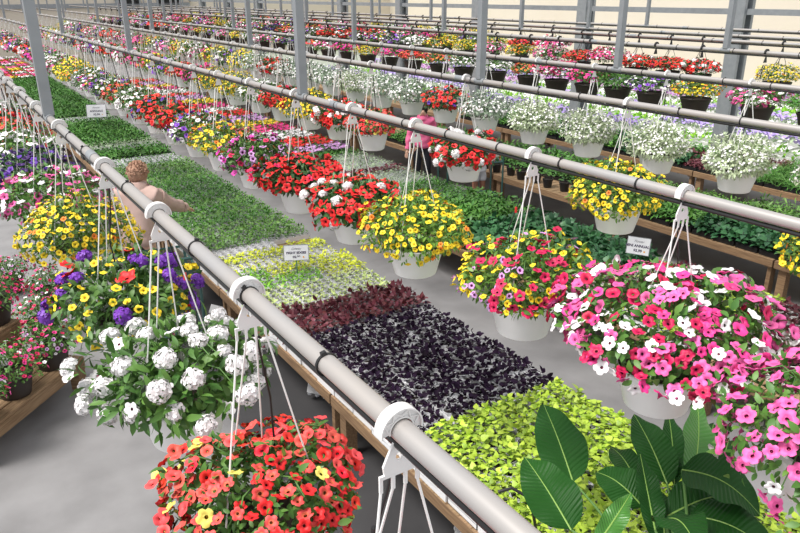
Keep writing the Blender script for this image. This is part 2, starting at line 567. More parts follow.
# ------------------------------------------------------------------ hanging baskets
# species: leaf, leaf length, width, dome radius, up, down, leaf count, blooms [(shape, colour, size, weight)], bloom count, spacing, theta max
SP = {
    'pinkmix': ('petunia', 0.036, 0.5, 0.325, 0.2, 0.085, 1500, [('petunia', 'pink', 0.0235, 3), ('petunia', 'white', 0.0235, 3.6), ('petunia', 'crimson', 0.023, 1.8), ('petunia', 'hotpink', 0.0225, 1.3)], 430, 0.0245, 1.98, 'pink, white and crimson petunias'),
    'pinktrail': ('petunia', 0.036, 0.5, 0.291, 0.143, 0.36, 1200, [('petunia', 'pink', 0.026, 8), ('petunia', 'white', 0.025, 1)], 220, 0.03, 2.5, 'trailing bright pink petunias'),
    'crimyellow': ('calib', 0.034, 0.42, 0.285, 0.176, 0.11, 1400, [('petunia', 'crimson', 0.0225, 3), ('calib', 'yellow', 0.015, 7), ('calib', 'lilac', 0.015, 1.5)], 260, 0.026, 2.0, 'crimson and yellow flowers'),
    'yellow': ('calib', 0.03, 0.42, 0.272, 0.168, 0.17, 1600, [('calib', 'yellow', 0.0155, 16), ('calib', 'orange', 0.0155, 1)], 300, 0.0245, 2.25, 'small yellow trumpet flowers'),
    'redwhite': ('deep', 0.038, 0.5, 0.272, 0.126, 0.16, 1200, [('petunia', 'red', 0.0285, 6), ('cluster', 'white', 0.031, 1.1)], 165, 0.034, 2.2, 'red petunias and white clusters'),
    'veined': ('petunia', .036, .48, 0.272, 0.134, 0.155, 1200, [('petunia', 'lilac', .026, 2.6), ('petunia', 'magenta', .026, 2.5), ('petunia', 'crimson', .025, 1)], 95, .042, 2.25, 'lilac and magenta petunias'),
    'yelloworange': ('calib', .034, .42, 0.281, 0.143, 0.115, 1300, [('calib', 'yellow', .021, 7), ('calib', 'orange', .020, 2.4)], 150, .032, 2.20, 'yellow and orange flowers'),
    'purplewhite': ('petunia', .036, .48, 0.281, 0.134, 0.131, 1200, [('petunia', 'white', .026, 4), ('petunia', 'violet', .027, 3), ('calib', 'lilac', .02, 1)], 125, .037, 2.25, 'white and violet petunias'),
    'red': ('deep', 0.038, 0.5, 0.272, 0.126, 0.115, 1200, [('petunia', 'red', 0.0285, 7), ('petunia', 'crimson', 0.027, 1.1)], 165, 0.034, 2.2, 'bright red petunias'),
    'coral': ('petunia', 0.03, 0.48, 0.238, 0.126, 0.115, 1300, [('petunia', 'coral', 0.0185, 8), ('petunia', 'red', 0.018, 4), ('petunia', 'paleyellow', 0.0205, 0.8)], 330, 0.0225, 2.2, 'coral red and few yellow flowers'),
    'whiteverb': ('petunia', 0.055, 0.36, 0.281, 0.143, 0.115, 900, [('cluster', 'white', 0.033, 9), ('petunia', 'white', 0.026, 2.5)], 46, 0.068, 2.2, 'round white flower clusters'),
    'yrp': ('petunia', 0.04, 0.45, 0.281, 0.16, 0.15, 1200, [('calib', 'yellow', 0.018, 15), ('petunia', 'red', 0.038, 1.0), ('cluster', 'violet', 0.032, 1.3)], 115, 0.039, 2.25, 'yellow, red and purple flowers'),
    'pinkwhite': ('petunia', 0.036, 0.48, 0.32, 0.151, 0.163, 1300, [('petunia', 'white', 0.0245, 4), ('petunia', 'pink', 0.025, 4.5), ('petunia', 'hotpink', 0.024, 1)], 200, 0.033, 2.25, 'white and pink petunias'),
    'darkpurple': ('deep', .036, .48, 0.281, 0.134, 0.115, 1100, [('petunia', 'darkpurple', .029, 6), ('petunia', 'purple', .028, 2)], 120, .040, 2.20, 'very dark purple petunias'),
    'euphorbia': ('euphorbia', 0.034, 0.4, 0.235, 0.187, 0.101, 2600, [('calib', 'white', 0.0095, 1)], 480, 0.0, 1.75, 'fine white and green flowers'),
    'greenwhite': ('silver', 0.036, 0.4, 0.28, 0.162, 0.101, 1700, [('calib', 'white', 0.014, 1)], 230, 0.016, 2.1, 'green leaves and small white flowers'),
    'redpurple': ('deep', .038, .5, 0.262, 0.134, 0.115, 1100, [('petunia', 'red', .030, 5), ('petunia', 'purple', .028, 2)], 105, .042, 2.15, 'red and purple petunias'),
    'white': ('petunia', .036, .48, 0.272, 0.143, 0.115, 1200, [('petunia', 'white', .027, 1)], 115, .040, 2.20, 'white petunias'),
    'coralorange': ('petunia', .036, .48, 0.272, 0.134, 0.115, 1200, [('petunia', 'coral', .025, 5), ('petunia', 'orange', .025, 2)], 125, .036, 2.20, 'coral and orange flowers'),
    'magenta': ('petunia', .036, .48, 0.272, 0.134, 0.115, 1200, [('petunia', 'hotpink', .027, 5), ('petunia', 'magenta', .027, 2)], 130, .037, 2.20, 'magenta pink petunias'),
    'mixed': ('petunia', .036, .48, 0.281, 0.143, 0.115, 1200, [('petunia', 'hotpink', .026, 2), ('petunia', 'white', .026, 2), ('petunia', 'violet', .026, 2), ('calib', 'yellow', .021, 1)], 130, .037, 2.20, 'pink, white and violet flowers'),
    'fern': ('green', .07, .22, 0.272, 0.143, 0.115, 1100, [], 0, .05, 2.20, 'leafy green fronds'),
}
POTH = .165
LIFT = .085      # the growth is widest a little above the pot rim


def pot_mesh(m, rt=.155, rb=.112, h=POTH, name='pot'):
    mb = MB()
    mb.lathe([(0.0, .004), (rb * .9, 0), (rb, .006), (rt * .955, h - .022), (rt * .985, h - .020), (rt, h - .016), (rt + .003, h - .004), (rt, h),
              (rt - .006, h), (rt - .010, h - .02), (rt - .012, h - .03)], m, 32)
    mb.disc((0, 0, h - .022), rt - .011, SOIL, 24)
    return mb.mesh(name)


POT_W = pot_mesh(WHITE)
POT_B = pot_mesh(BROWNP, .15, .10, .18)


def hook_mesh(m=WHITE):
    """half-round saddle that sits over the pipe; pipe centre at the origin, pipe along y"""
    mb = MB()
    n = 20
    for y0, y1, ro in ((-.006, .006, .037),):
        P = []
        for i in range(n + 1):
            a = math.radians(-8 + 196 * i / n)
            for r in (.0205, ro):
                for y in (y0, y1):
                    P.append((r * math.cos(a), y, r * math.sin(a)))
        Fc = []
        for i in range(n):
            a = i * 4
            Fc += [(a, a + 4, a + 6, a + 2), (a + 1, a + 3, a + 7, a + 5), (a + 2, a + 6, a + 7, a + 3), (a, a + 1, a + 5, a + 4)]
        Fc += [(0, 2, 3, 1), (n * 4, n * 4 + 1, n * 4 + 3, n * 4 + 2)]
        mb.add(P, Fc, m)
    # raised outer rim and zigzag ribs
    for r, w in ((.0365, .011), (.0215, .009)):
        P, Fc = [], []
        for i in range(n + 1):
            a = math.radians(-8 + 196 * i / n)
            for rr in (r - .0012, r + .0012):
                for y in (-w, w):
                    P.append((rr * math.cos(a), y, rr * math.sin(a)))
        for i in range(n):
            a = i * 4
            Fc += [(a, a + 4, a + 6, a + 2), (a + 1, a + 3, a + 7, a + 5), (a + 2, a + 6, a + 7, a + 3), (a, a + 1, a + 5, a + 4)]
        mb.add(P, Fc, m)
    zz = []
    for i in range(9):
        a = math.radians(6 + 168 * i / 8)
        r = .024 if i % 2 == 0 else .0345
        zz.append((r * math.cos(a), r * math.sin(a)))
    for y in (-.0075, .0075):
        for (xa, za), (xb, zb) in zip(zz[:-1], zz[1:]):
            mb.tube([(xa, y, za), (xb, y, zb)], .0016, m, 4)
    return mb.mesh('hook', False)


def tag_mesh(m=WHITE):
    """flat hanger tab with a round hole and a slotted foot; hangs below the pipe"""
    mb = MB()
    # outline half-widths by height
    n = 16
    zt, zb = -.020, -.078
    hz, hr = -.050, .0075
    wid = lambda z: .008 + .029 * ((zt - z) / (zt - zb)) ** .85
    t = .0022
    ring_i, ring_o = [], []
    for i in range(n):
        a = 2 * PI * i / n
        dx, dz = math.cos(a), math.sin(a)
        ring_i.append((hr * dx, hz + hr * dz))
        lo, hi = 0, .08
        for _ in range(30):
            q = (lo + hi) / 2
            x, z = q * dx, hz + q * dz
            ok = zb <= z <= zt and abs(x) <= wid(min(max(z, zb), zt))
            lo, hi = (q, hi) if ok else (lo, q)
        ring_o.append((lo * dx, hz + lo * dz))
    P, Fc = [], []
    for y in (-t, t):
        P += [(x, y, z) for x, z in ring_i] + [(x, y, z) for x, z in ring_o]
    for i in range(n):
        j = (i + 1) % n
        Fc += [(i, j, n + j, n + i), (2 * n + i, 3 * n + i, 3 * n + j, 2 * n + j), (n + i, n + j, 3 * n + j, 3 * n + i), (i, 2 * n + i, 2 * n + j, j)]
    mb.add(P, Fc, m)
    # shoulder filling the lower corners, and four fingers
    mb.box(-.037, .037, -t, t, -.084, -.0775, m)
    for x in (-.034, -.0115, .0115, .034):
        mb.box(x - .0028, x + .0028, -t, t, -.108, -.083, m)
    mb.box(-.006, .006, -t * 1.2, t * 1.2, -.03, -.0185, m)
    return mb.mesh('hanger_tag', False)


HOOK, TAG = hook_mesh(), tag_mesh()
HOOK_B = hook_mesh(BLACK)


def arms(zp, rim_r, zr, m=WHITE, r=.0026):
    out = []
    for k, x in enumerate((-.034, -.0115, .0115, .034)):
        a = math.radians((205, 110, 70, -25)[k])
        p0 = Vector((x, 0, zp - .105))
        p1 = Vector((rim_r * math.cos(a), rim_r * math.sin(a), zr))
        mb = MB()
        mid = p0.lerp(p1, .5) + Vector((0, 0, -.006))
        mb.tube([p0, mid, p1], [r, r * .85, r], m, 5)
        out.append(mb)
    return out


ARM_CACHE = {}


def arm_meshes(zp, dark):
    k = (round(zp, 3), dark)
    if k not in ARM_CACHE:
        ARM_CACHE[k] = [mb.mesh('hanger_arm') for mb in arms(zp, .15, POTH - .004, BLACK if dark else WHITE, .0018 if dark else .0026)]
    return ARM_CACHE[k]


HANG_CACHE = {}


def hanger_mesh(zp, dark, wire):
    """hook, tab and arms in one piece, for baskets far from the camera"""
    k = (round(zp, 3), dark, wire)
    if k not in HANG_CACHE:
        m = BLACK if dark else WHITE
        mb = MB()
        mb.lathe([(.021, -.006), (.037, -.006), (.037, .006), (.021, .006), (.021, -.006)], m, 16)
        mb.v = [(x, z, y) for x, y, z in mb.v]
        mb.v = [(x, y, abs(z) if z > -.008 else z * .3) for x, y, z in mb.v]
        mb.add([(-.008, 0, -.02), (.008, 0, -.02), (.03, .002, -.085), (-.03, .002, -.085)], [(0, 1, 2, 3)], m)
        mb.v = [(x, y, z + zp) for x, y, z in mb.v]
        for a in arms(zp, .15, POTH - .004, m, .0036 if not dark else .003):
            mb.add(a.v, a.f, m)
        if wire:
            mb.tube([(.02, .01, zp), (.05, .03, zp - .25), (.09, .06, POTH + .1)], .004, BLACK, 5)
        HANG_CACHE[k] = mb.mesh('hanger', False)
    return HANG_CACHE[k]


def drip_mesh(zp, seed):
    g = random.Random(seed)
    mb = MB()
    x = g.uniform(-.12, .12)
    pts = [(.012, .02, zp - .03), (.02 + x * .3, .04, zp - .15), (.03 + x, .07, zp - .32), (.03 + x * .8, .05, POTH + .12)]
    # smooth
    P = []
    for i in range(13):
        t = i / 12 * 3
        k = min(int(t), 2)
        q = t - k
        q = q * q * (3 - 2 * q)
        P.append(Vector(pts[k]).lerp(Vector(pts[k + 1]), q))
    mb.tube(P, .0028, BLACK, 6)
    mb.tube([P[6] - Vector((0, 0, .012)), P[6] + Vector((0, 0, .012))], .0055, REDP if seed % 3 == 0 else BLACK, 6)
    return mb.mesh('drip_tube')


FOL_CACHE, BC_CACHE, LUMP_CACHE = {}, {}, {}


def lump_of(sp, var):
    s = SP[sp]
    k = (sp, var)
    if k not in LUMP_CACHE:
        LUMP_CACHE[k] = Lump(hash_seed(sp, var), s[3], s[4], s[5], off={'pinkmix': .034, 'euphorbia': -.03}.get(sp, 0))
    return LUMP_CACHE[k]


def hash_seed(s, v):
    return sum(ord(c) * (i + 3) for i, c in enumerate(s)) * 7 + v * 101


def foliage_of(sp, var, lod):
    k = (sp, var, lod)
    if k not in FOL_CACHE:
        s = SP[sp]
        n = {0: int(s[6] * 1.25), 1: int(s[6] * .75), 2: int(s[6] * .28)}[lod]
        L = s[1] * {0: 1.05, 1: 1.25, 2: 1.9}[lod]
        FOL_CACHE[k] = dome_foliage(hash_seed(sp, var) + 5, lump_of(sp, var), n, L, s[2], LEAF[s[0]], 2.35 if s[5] > .1 else 1.8, 2 if lod == 0 else 1,
                                    'long' if sp in ('whiteverb', 'fern') else 'oval', None, 26 if lod == 0 else 0)
    return FOL_CACHE[k]


def bloom_plan(sp, var, n):
    s = SP[sp]
    if not s[7]:
        return np.zeros((0, 3)), np.zeros((0, 3)), np.zeros(0, int)
    P, N = bloom_points(hash_seed(sp, var) + 9, lump_of(sp, var), n, s[10], s[9])
    wts = np.array([b[3] for b in s[7]], float)
    g = np.random.default_rng(hash_seed(sp, var) + 13)
    kind = g.choice(len(s[7]), len(P), p=wts / wts.sum())
    # drifts of one colour: blend with direction
    if len(s[7]) > 1 and sp in ('pinkmix', 'crimyellow', 'yrp', 'coral', 'redwhite', 'pinkwhite', 'purplewhite', 'veined', 'yelloworange'):
        ang = np.arctan2(P[:, 1], P[:, 0])
        for i in range(len(P)):
            if g.random() < .3:
                j = int(((ang[i] + PI) / (2 * PI) * len(s[7]) * 2 + var) % len(s[7]))
                if s[7][j][3] > 1.2:
                    kind[i] = j
    return P, N, kind


def cover_mesh(sp, var, lod, idx=None, n=None):
    """many flowers merged into one cover"""
    s = SP[sp]
    nn = n or {0: s[8], 1: s[8], 2: int(s[8] * .75)}[lod]
    P, N, kind = bloom_plan(sp, var, nn)
    if idx is not None:
        P, N, kind = P[idx], N[idx], kind[idx]
    mats, parts = [], []
    g = np.random.default_rng(5)
    for b, (shape, colour, size, _w) in enumerate(s[7]):
        sel = kind == b
        if not sel.any():
            continue
        mats.append(PET[colour])
        im = len(mats) - 1
        p, nv = P[sel], N[sel]
        D = unit(np.cross(nv, g.normal(0, 1, (len(p), 3))))
        if shape == 'cluster':
            V, Fs = place(cluster_geo(12 if lod else 24, 2), p, D, nv, size * 1.05)
            parts.append((V, Fs, im))
        elif lod == 0 or (lod == 1 and size > .012):
            mats.append(EYE[colour])
            V, Fs = place(trumpet(10 if lod else 15, .18), p, D, nv, size * g.uniform(.85, 1.12, len(p)))
            parts.append((V, Fs, [im, im, im + 1]))
        else:
            V, Fs = place(star(), p, D, nv, size * (1.25 if lod == 2 else 1) * g.uniform(.85, 1.1, len(p)))
            parts.append((V, Fs, im))
    if not parts:
        return None
    V, Fs, mi = merge(parts)
    return np_mesh('bloom_cover', V, Fs, mats, mi)


ORD = ['first', 'second', 'third', 'fourth', 'fifth', 'sixth', 'seventh', 'eighth', 'ninth', 'tenth', 'eleventh', 'twelfth', 'thirteenth', 'fourteenth', 'fifteenth',
       'sixteenth', 'seventeenth', 'eighteenth', 'nineteenth', 'twentieth', 'twenty-first', 'twenty-second', 'twenty-third', 'twenty-fourth', 'twenty-fifth', 'twenty-sixth',
       'twenty-seventh', 'twenty-eighth', 'twenty-ninth', 'thirtieth', 'thirty-first', 'thirty-second', 'thirty-third', 'thirty-fourth', 'thirty-fifth', 'thirty-sixth',
       'thirty-seventh', 'thirty-eighth', 'thirty-ninth', 'fortieth', 'forty-first', 'forty-second', 'forty-third', 'forty-fourth', 'forty-fifth', 'forty-sixth', 'forty-seventh',
       'forty-eighth', 'forty-ninth', 'fiftieth', 'fifty-first', 'fifty-second', 'fifty-third', 'fifty-fourth', 'fifty-fifth', 'fifty-sixth', 'fifty-seventh', 'fifty-eighth', 'fifty-ninth', 'sixtieth']


def basket(sp, x, y, zp, drop, lod, var, black, rowname, k, grow=1.0):
    s = SP[sp]
    zrim = zp - drop
    z0 = zrim - POTH
    label = f"{'dark brown' if black else 'white'} basket of {s[11]}, {ORD[k]} along {rowname}"
    root = thing('hanging_basket', label, 'hanging basket', (x, y, z0), 0, f'hanging baskets on {rowname}')
    zl = zp - z0
    g = random.Random(int(x * 100) * 31 + k * 7)
    rz = g.uniform(0, 2 * PI)
    zs = grow * (.72 if black else 1)
    link('pot', POT_B if black else POT_W, root, (0, 0, -.015 if black else 0))
    fo = link('foliage', foliage_of(sp, var, lod), root, (0, 0, POTH + LIFT))
    fo.rotation_euler = (0, 0, rz)
    fo.scale = (grow, grow, zs)
    if lod == 0:
        link('hook', HOOK_B if black else HOOK, root, (0, 0, zl))
        link('hanger_tag', TAG, root, (0, 0, zl))
        for m in arm_meshes(zl, False):
            link('hanger_arm', m, root)
        link('drip_tube', drip_mesh(zl, k + int(x * 10)), root)
        P, N, kind = bloom_plan(sp, var, s[8])
        R = Matrix.Rotation(rz, 4, 'Z')
        cv = (R.inverted() @ Vector((-x, -y, H - zrim))).normalized()
        order = np.argsort(-(P @ np.array(cv)))
        for i in order[:100]:
            shape, colour, size, _w = s[7][kind[i]]
            b = link('bloom', bloom_mesh(shape, colour), root)
            q = Vector(N[i]).to_track_quat('Z', 'Y')
            sc = size * g.uniform(.84, 1.14)
            b.matrix_local = R @ Matrix.Translation(Vector((0, 0, POTH + LIFT)) + Vector(P[i]) * grow) @ q.to_matrix().to_4x4() @ Matrix.Rotation(g.uniform(0, 6.28), 4, 'Z') @ Matrix.Diagonal((sc, sc, sc, 1))
        if len(P) > 100:
            me = cover_mesh(sp, var, 0, order[100:], s[8])
            bc = link('bloom_cover', me, root, (0, 0, POTH + LIFT), 'stuff')
            bc.rotation_euler = (0, 0, rz)
            bc.scale = (grow, grow, zs)
    else:
        link('hanger', hanger_mesh(zl, black, lod == 1 and not black), root)
        kk = (sp, var, lod)
        if kk not in BC_CACHE:
            BC_CACHE[kk] = cover_mesh(sp, var, lod)
        if BC_CACHE[kk]:
            bc = link('bloom_cover', BC_CACHE[kk], root, (0, 0, POTH + LIFT), 'stuff')
            bc.rotation_euler = (0, 0, rz)
            bc.scale = (grow, grow, zs)
    return root


# ------------------------------------------------------------------ setting
YB = 40.0
mb = MB()
mb.box(-12, 12.4, -4, YB, -.1, 0, CONC)
struct('floor', mb)
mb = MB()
mb.box(1.52, 3.05, -1, 24, 0, .004, mat('dark_floor_strip', (0.045, 0.044, 0.047), 0.8, noise=(2.2, (0.075, 0.072, 0.075), 0.6)))  # thin dark strip added over the floor, under the bench and into the aisle
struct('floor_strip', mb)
mb = MB()
mb.box(12.4, 60, -10, 60, -.12, -.02, GRAVEL)
struct('ground', mb)
mb = MB()
mb.box(-12, 30, YB, YB + .15, 0, 6, CREAM)
struct('wall_back', mb)
mb = MB()
mb.box(25, 25.2, -2, 60, -.02, 6, CREAM)
struct('wall_right', mb)
mb = MB()
mb.box(12.4, 12.52, -2, YB, 0, .12, mat('pale_curb', (.72, .72, .74), .7))
struct('baseboard_right', mb)
mb = MB()
mb.box(12.40, 12.50, -2, YB, 2.80, 2.90, STEEL2)
struct('trim_1', mb)
mb = MB()
mb.box(-12, 12.4, YB - .12, YB, 2.55, 2.75, STEEL2)
struct('trim_2', mb)
for k in range(10):
    y = 8.05 + (k - 1) * 3.75
    mb = MB()
    mb.box(12.33, 12.40, y - .13, y + .13, 0, 4.3, STEEL2)
    mb.box(12.40, 12.56, y - .02, y + .02, 0, 4.3, STEEL2)
    mb.box(12.56, 12.63, y - .13, y + .13, 0, 4.3, STEEL2)
    struct(f'column_{k + 1}', mb)
for k, y in enumerate((4.25, 8.8, 13.35, 17.9, 22.45, 27.0, 31.5, 36.0)):
    mb = MB()
    mb.box(-1.5, 12.6, y - .04, y + .04, 4.2, 4.3, STEEL2)
    struct(f'beam_{k + 1}', mb)

# ------------------------------------------------------------------ pipes and posts
PIPES = [(.497, 2.58, .62, False), (1.99, 2.58, .62, False), (3.445, 2.58, .62, False), (4.93, 2.58, .62, False),
         (6.42, 2.672, .47, True), (7.905, 2.655, .40, True), (9.39, 2.626, .40, True), (10.85, 2.628, .40, True)]
RN = ['the nearest pipe', 'the second pipe', 'the third pipe', 'the fourth pipe', 'the fifth pipe', 'the sixth pipe', 'the seventh pipe', 'the last pipe']
YT = (4.25, 8.8, 13.35, 17.9, 22.45, 27.0, 31.5, 36.0)
tie_mb = MB()
tie_mb.lathe([(.0195, -.003), (.0225, -.003), (.0225, .003), (.0195, .003), (.0195, -.003)], BLACK, 18)
tie_mb.box(.016, .028, -.005, .005, -.004, .004, BLACK)
TIE = tie_mb.mesh('cable_tie')
PWORD = ['nearest', 'second', 'third', 'fourth', 'fifth', 'sixth', 'seventh', 'farthest']
for i, (x, z, drop, black) in enumerate(PIPES):
    mb = MB()
    mb.tube([(0, 0, 0), (0, YB - .2, 0)], .0185, STEEL, 20)
    y0 = -1.2
    mb.v = [(a, b if b < 1 else YB - .2 - y0, c) for a, b, c in mb.v]
    root = thing('pipe', f"long {'grey' if i > 3 else 'galvanised'} steel pipe carrying hanging baskets, {PWORD[i]} from the camera", 'pipe', (x, y0, z), 0, 'parallel basket pipes')
    link('pipe_rail', mb.mesh('pipe_rail'), root)
    d = MB()
    d.tube([(-.004, 0, -.026), (-.004, YB - .5 - y0, -.026)], .0075, BLACK, 8)
    link('drip_line', d.mesh('drip_line'), root)
    n = 60 if i < 4 else 36
    for k in range(n):
        t = link('cable_tie', TIE, root, (0, 1.2 + 1.02 + (.0 if i != 1 else .55) + k * .37 * (1 if i < 4 else 1.7), -.002))
        t.rotation_euler = (PI / 2, random.uniform(-2.2, -1), 0)
    c = MB()
    c.tube([(0, -.045, 0), (0, .045, 0)], .0205, STEEL2, 16)
    c = c.mesh('pipe_coupling')
    for yc in np.arange(3.1 + i * .7, 36, 6.4):
        link('pipe_coupling', c, root, (0, yc - y0, 0))
    for k, y in enumerate(YT):
        p = MB()
        hw = .027
        p.box(-hw, hw, -.024, .024, 0, 4.2 - z - .012, STEEL2, bev=.006)
        po = thing('support_post', f"square grey steel post standing on {RN[i]}, {ORD[k]} from its near end", 'post', (x, y, z + .012), 0, 'posts over the pipes')
        link('shaft', p.mesh('shaft', False), po)
        q = MB()
        q.tube([(0, -.05, -.012), (0, .05, -.012)], .0235, STEEL2, 14)
        link('pipe_clamp', q.mesh('pipe_clamp'), po)

# ------------------------------------------------------------------ baskets
MIX = ['pinkwhite', 'red', 'white', 'mixed', 'magenta', 'coralorange', 'purplewhite', 'yellow', 'redwhite', 'pinkwhite', 'darkpurple', 'yelloworange']
ROW = {
    0: ([(.78, 'redwhite'), (1.40, 'coral'), (2.12, 'whiteverb'), (2.87, 'yrp'), (3.92, 'yellow'), (4.72, 'pinkwhite'), (5.55, 'darkpurple'), (6.3, 'white'), (7.0, 'coralorange'), (7.7, 'red'), (8.4, 'white')], 5.0),
    1: ([(.80, 'pinktrail'), (1.385, 'pinkmix'), (2.10, 'crimyellow'), (2.95, 'yellow'), (3.60, 'redwhite'), (4.36, 'red'), (5.15, 'veined'), (5.85, 'yelloworange'), (6.5, 'purplewhite'), (7.2, 'red'), (7.9, 'redpurple'),
         (8.6, 'white'), (9.3, 'coralorange'), (10.0, 'purplewhite'), (10.7, 'mixed'), (11.4, 'white'), (12.1, 'yelloworange'), (12.9, 'yellow'), (13.7, 'pinkwhite'), (14.5, 'white'), (15.3, 'mixed'), (16.1, 'magenta')], 5.6),
    2: ([(1.48, 'yellow'), (2.86, 'yellow'), (4.42, 'redwhite'), (5.85, 'coral'), (6.5, 'redwhite'), (7.2, 'yellow'), (7.9, 'red'), (8.6, 'white'), (9.4, 'yellow'), (10.2, 'yellow'), (11.0, 'magenta'), (11.8, 'coral')], 4.9),
    3: ([(2.3, 'euphorbia'), (3.02, 'euphorbia'), (3.74, 'euphorbia'), (4.5, 'euphorbia'), (5.22, 'euphorbia'), (5.98, 'greenwhite'), (6.7, 'redpurple'), (7.4, 'greenwhite'), (8.1, 'greenwhite'), (8.8, 'euphorbia'), (9.5, 'greenwhite'),
         (10.2, 'greenwhite'), (10.9, 'greenwhite'), (11.6, 'redwhite'), (12.3, 'greenwhite'), (13.0, 'yellow'), (13.7, 'purplewhite'), (14.4, 'yellow')], 0),
    4: ([(3.3, 'fern'), (3.84, 'pinkwhite'), (4.5, 'yelloworange'), (5.05, 'purplewhite'), (5.5, 'fern'), (5.95, 'magenta'), (6.45, 'pinkmix'), (6.95, 'coralorange'), (7.6, 'white'), (8.3, 'white'), (8.9, 'coralorange'), (9.6, 'coral'), (10.3, 'magenta'), (11.0, 'yellow'), (11.7, 'magenta')], 0),
    5: ([(4.55, 'yellow'), (5.55, 'redwhite'), (6.0, 'red'), (6.5, 'redwhite'), (7.0, 'pinkmix'), (7.5, 'red'), (8.1, 'pinkwhite'), (8.8, 'yelloworange'), (9.5, 'pinkwhite'), (10.2, 'yellow'), (11.0, 'yelloworange'), (11.7, 'white'), (12.4, 'purplewhite'), (13.1, 'mixed')], 0),
    6: ([(9.6, 'pinkmix'), (10.4, 'red'), (11.2, 'yelloworange')], 0),
    7: ([(13.5, 'yellow')], 0),
}
YEND = [8.5, 27, 31, 33, 34, 35, 35, 35]
for i, (x, z, drop, black) in enumerate(PIPES):
    row, near_to = ROW[i]
    row = list(row)
    y = row[-1][0]
    step = .76
    kk = 0
    while y + step < YEND[i]:
        y += step
        row.append((y, MIX[(kk * 5 + i * 3 + (kk // 4)) % len(MIX)]))
        kk += 1
        if y > 18:
            step = 1.0
    for k, (y, sp) in enumerate(row):
        dist = math.hypot(x, y)
        lod = 0 if y < near_to else (1 if dist < 13 else 2)
        var = k % 2 if lod == 2 else (k % 3 if lod == 1 else k)
        grow = 1.0
        if sp == 'pinkmix' and i == 1:
            grow = 1.08
        if lod == 2:
            grow = 1.06
        if black:
            grow *= .84
        basket(sp, x, y, z, drop, lod, var, black, RN[i], k, grow)

# ------------------------------------------------------------------ benches
def bench(x0, x1, y0, y1, label, ztop=.5):
    root = thing('bench', label, 'bench', (x0, y0, 0), 0, None)
    w, L = x1 - x0, y1 - y0
    for xx in (0, w - .04):
        r = MB()
        r.box(xx, xx + .04, .005, L - .005, ztop - .085, ztop - .002, WOOD, bev=.003)
        link('side_rail', r.mesh('side_rail', False), root)
    d = MB()
    n = int(L / .115)
    for k in range(n):
        d.box(.002, w - .002, k * L / n + .006, (k + 1) * L / n - .006, ztop - .022, ztop, WOODX)
    link('slatted_top', d.mesh('slatted_top', False), root)
    for yy, wd in ((.03, .045), (L - .13, .088)):
        for xx in (.05, w - .14):
            g = MB()
            g.box(xx, xx + .09, yy, yy + wd, 0, ztop - .023, WOOD, bev=.004)
            link('leg', g.mesh('leg', False), root)
        g = MB()
        g.box(.042, w - .042, yy + .01, yy + .08, ztop - .11, ztop - .024, WOODX)
        link('cross_beam', g.mesh('cross_beam', False), root)
    return root


BX = {'A': (1.97, 3.40), 'B': (4.63, 6.12), 'C': (7.22, 8.76), 'D': (10.0, 11.45)}
BN = {'A': 'under the second pipe', 'B': 'under the fourth pipe', 'C': 'under the fifth and sixth pipes', 'D': 'farthest, beside the curb wall'}
for key, (x0, x1) in BX.items():
    y, k = {'A': -.66, 'B': .6, 'C': 1.5, 'D': 2.2}[key], 0
    while y < (36 if key == 'A' else 24.5):
        bench(x0, x1, y, y + 2.33, f'low weathered wooden plant bench {BN[key]}, {ORD[k]} from its near end')
        y += 2.34
        k += 1


# ------------------------------------------------------------------ flats of bedding plants
def tray_mesh(m, nx=3, ny=5, wx=.46, wy=.265, h=.055, cups=True):
    mb = MB()
    t = .004
    mb.box(-wx / 2, wx / 2, -wy / 2, wy / 2, 0, t, m)
    for sx in (-1, 1):
        mb.box(sx * wx / 2 - (t if sx > 0 else 0), sx * wx / 2 + (0 if sx > 0 else t), -wy / 2, wy / 2, 0, h, m)
        mb.box(-wx / 2, wx / 2, sx * wy / 2 - (t if sx > 0 else 0), sx * wy / 2 + (0 if sx > 0 else t), 0, h, m)
    for i in range(ny):
        for j in range(nx):
            cx = (i + .5 - ny / 2) * wx / ny
            cy = (j + .5 - nx / 2) * wy / nx
            r = min(wx / ny, wy / nx) * .47
            mb.lathe([(r * .7, .006), (r, h + .012), (r * .93, h + .012), (r * .88, h - .012)], m, 10, (cx, cy, 0))
            mb.disc((cx, cy, h - .012), r * .9, SOIL, 10)
    mb.box(-wx / 2, wx / 2, -wy / 2, wy / 2, h - .022, h - .019, m)
    return mb.mesh('tray', False)


TRAY_W = tray_mesh(TRAYW)
TRAY_B = tray_mesh(BLACK)
CUPTRAY = tray_mesh(TRAYW, 2, 4, .47, .25, .02)


def seedling_geo(seed, n, L, wid, spread, height, shape='oval', detail=2):
    g = np.random.default_rng(seed)
    ph = np.arange(n) * 2.399 + g.normal(0, .3, n)
    t = (np.arange(n) + .5) / n
    r = spread * np.sqrt(t) * g.uniform(.4, .95, n)
    z = height * (1 - t * .75) * g.uniform(.75, 1.1, n)
    P = np.stack([r * np.cos(ph) * .5, r * np.sin(ph) * .5, z], 1)
    out = np.stack([np.cos(ph), np.sin(ph), 0 * ph], 1)
    D = out * (.35 + t[:, None] * .8) + np.array([0, 0, .35]) * (1 - t[:, None]) + g.normal(0, .3, (n, 3))
    N = np.array([0, 0, 1.0]) + out * .3 + g.normal(0, .3, (n, 3))
    return place(leaf_template(detail, wid, shape), P, D, N, L * g.uniform(.7, 1.15, n))


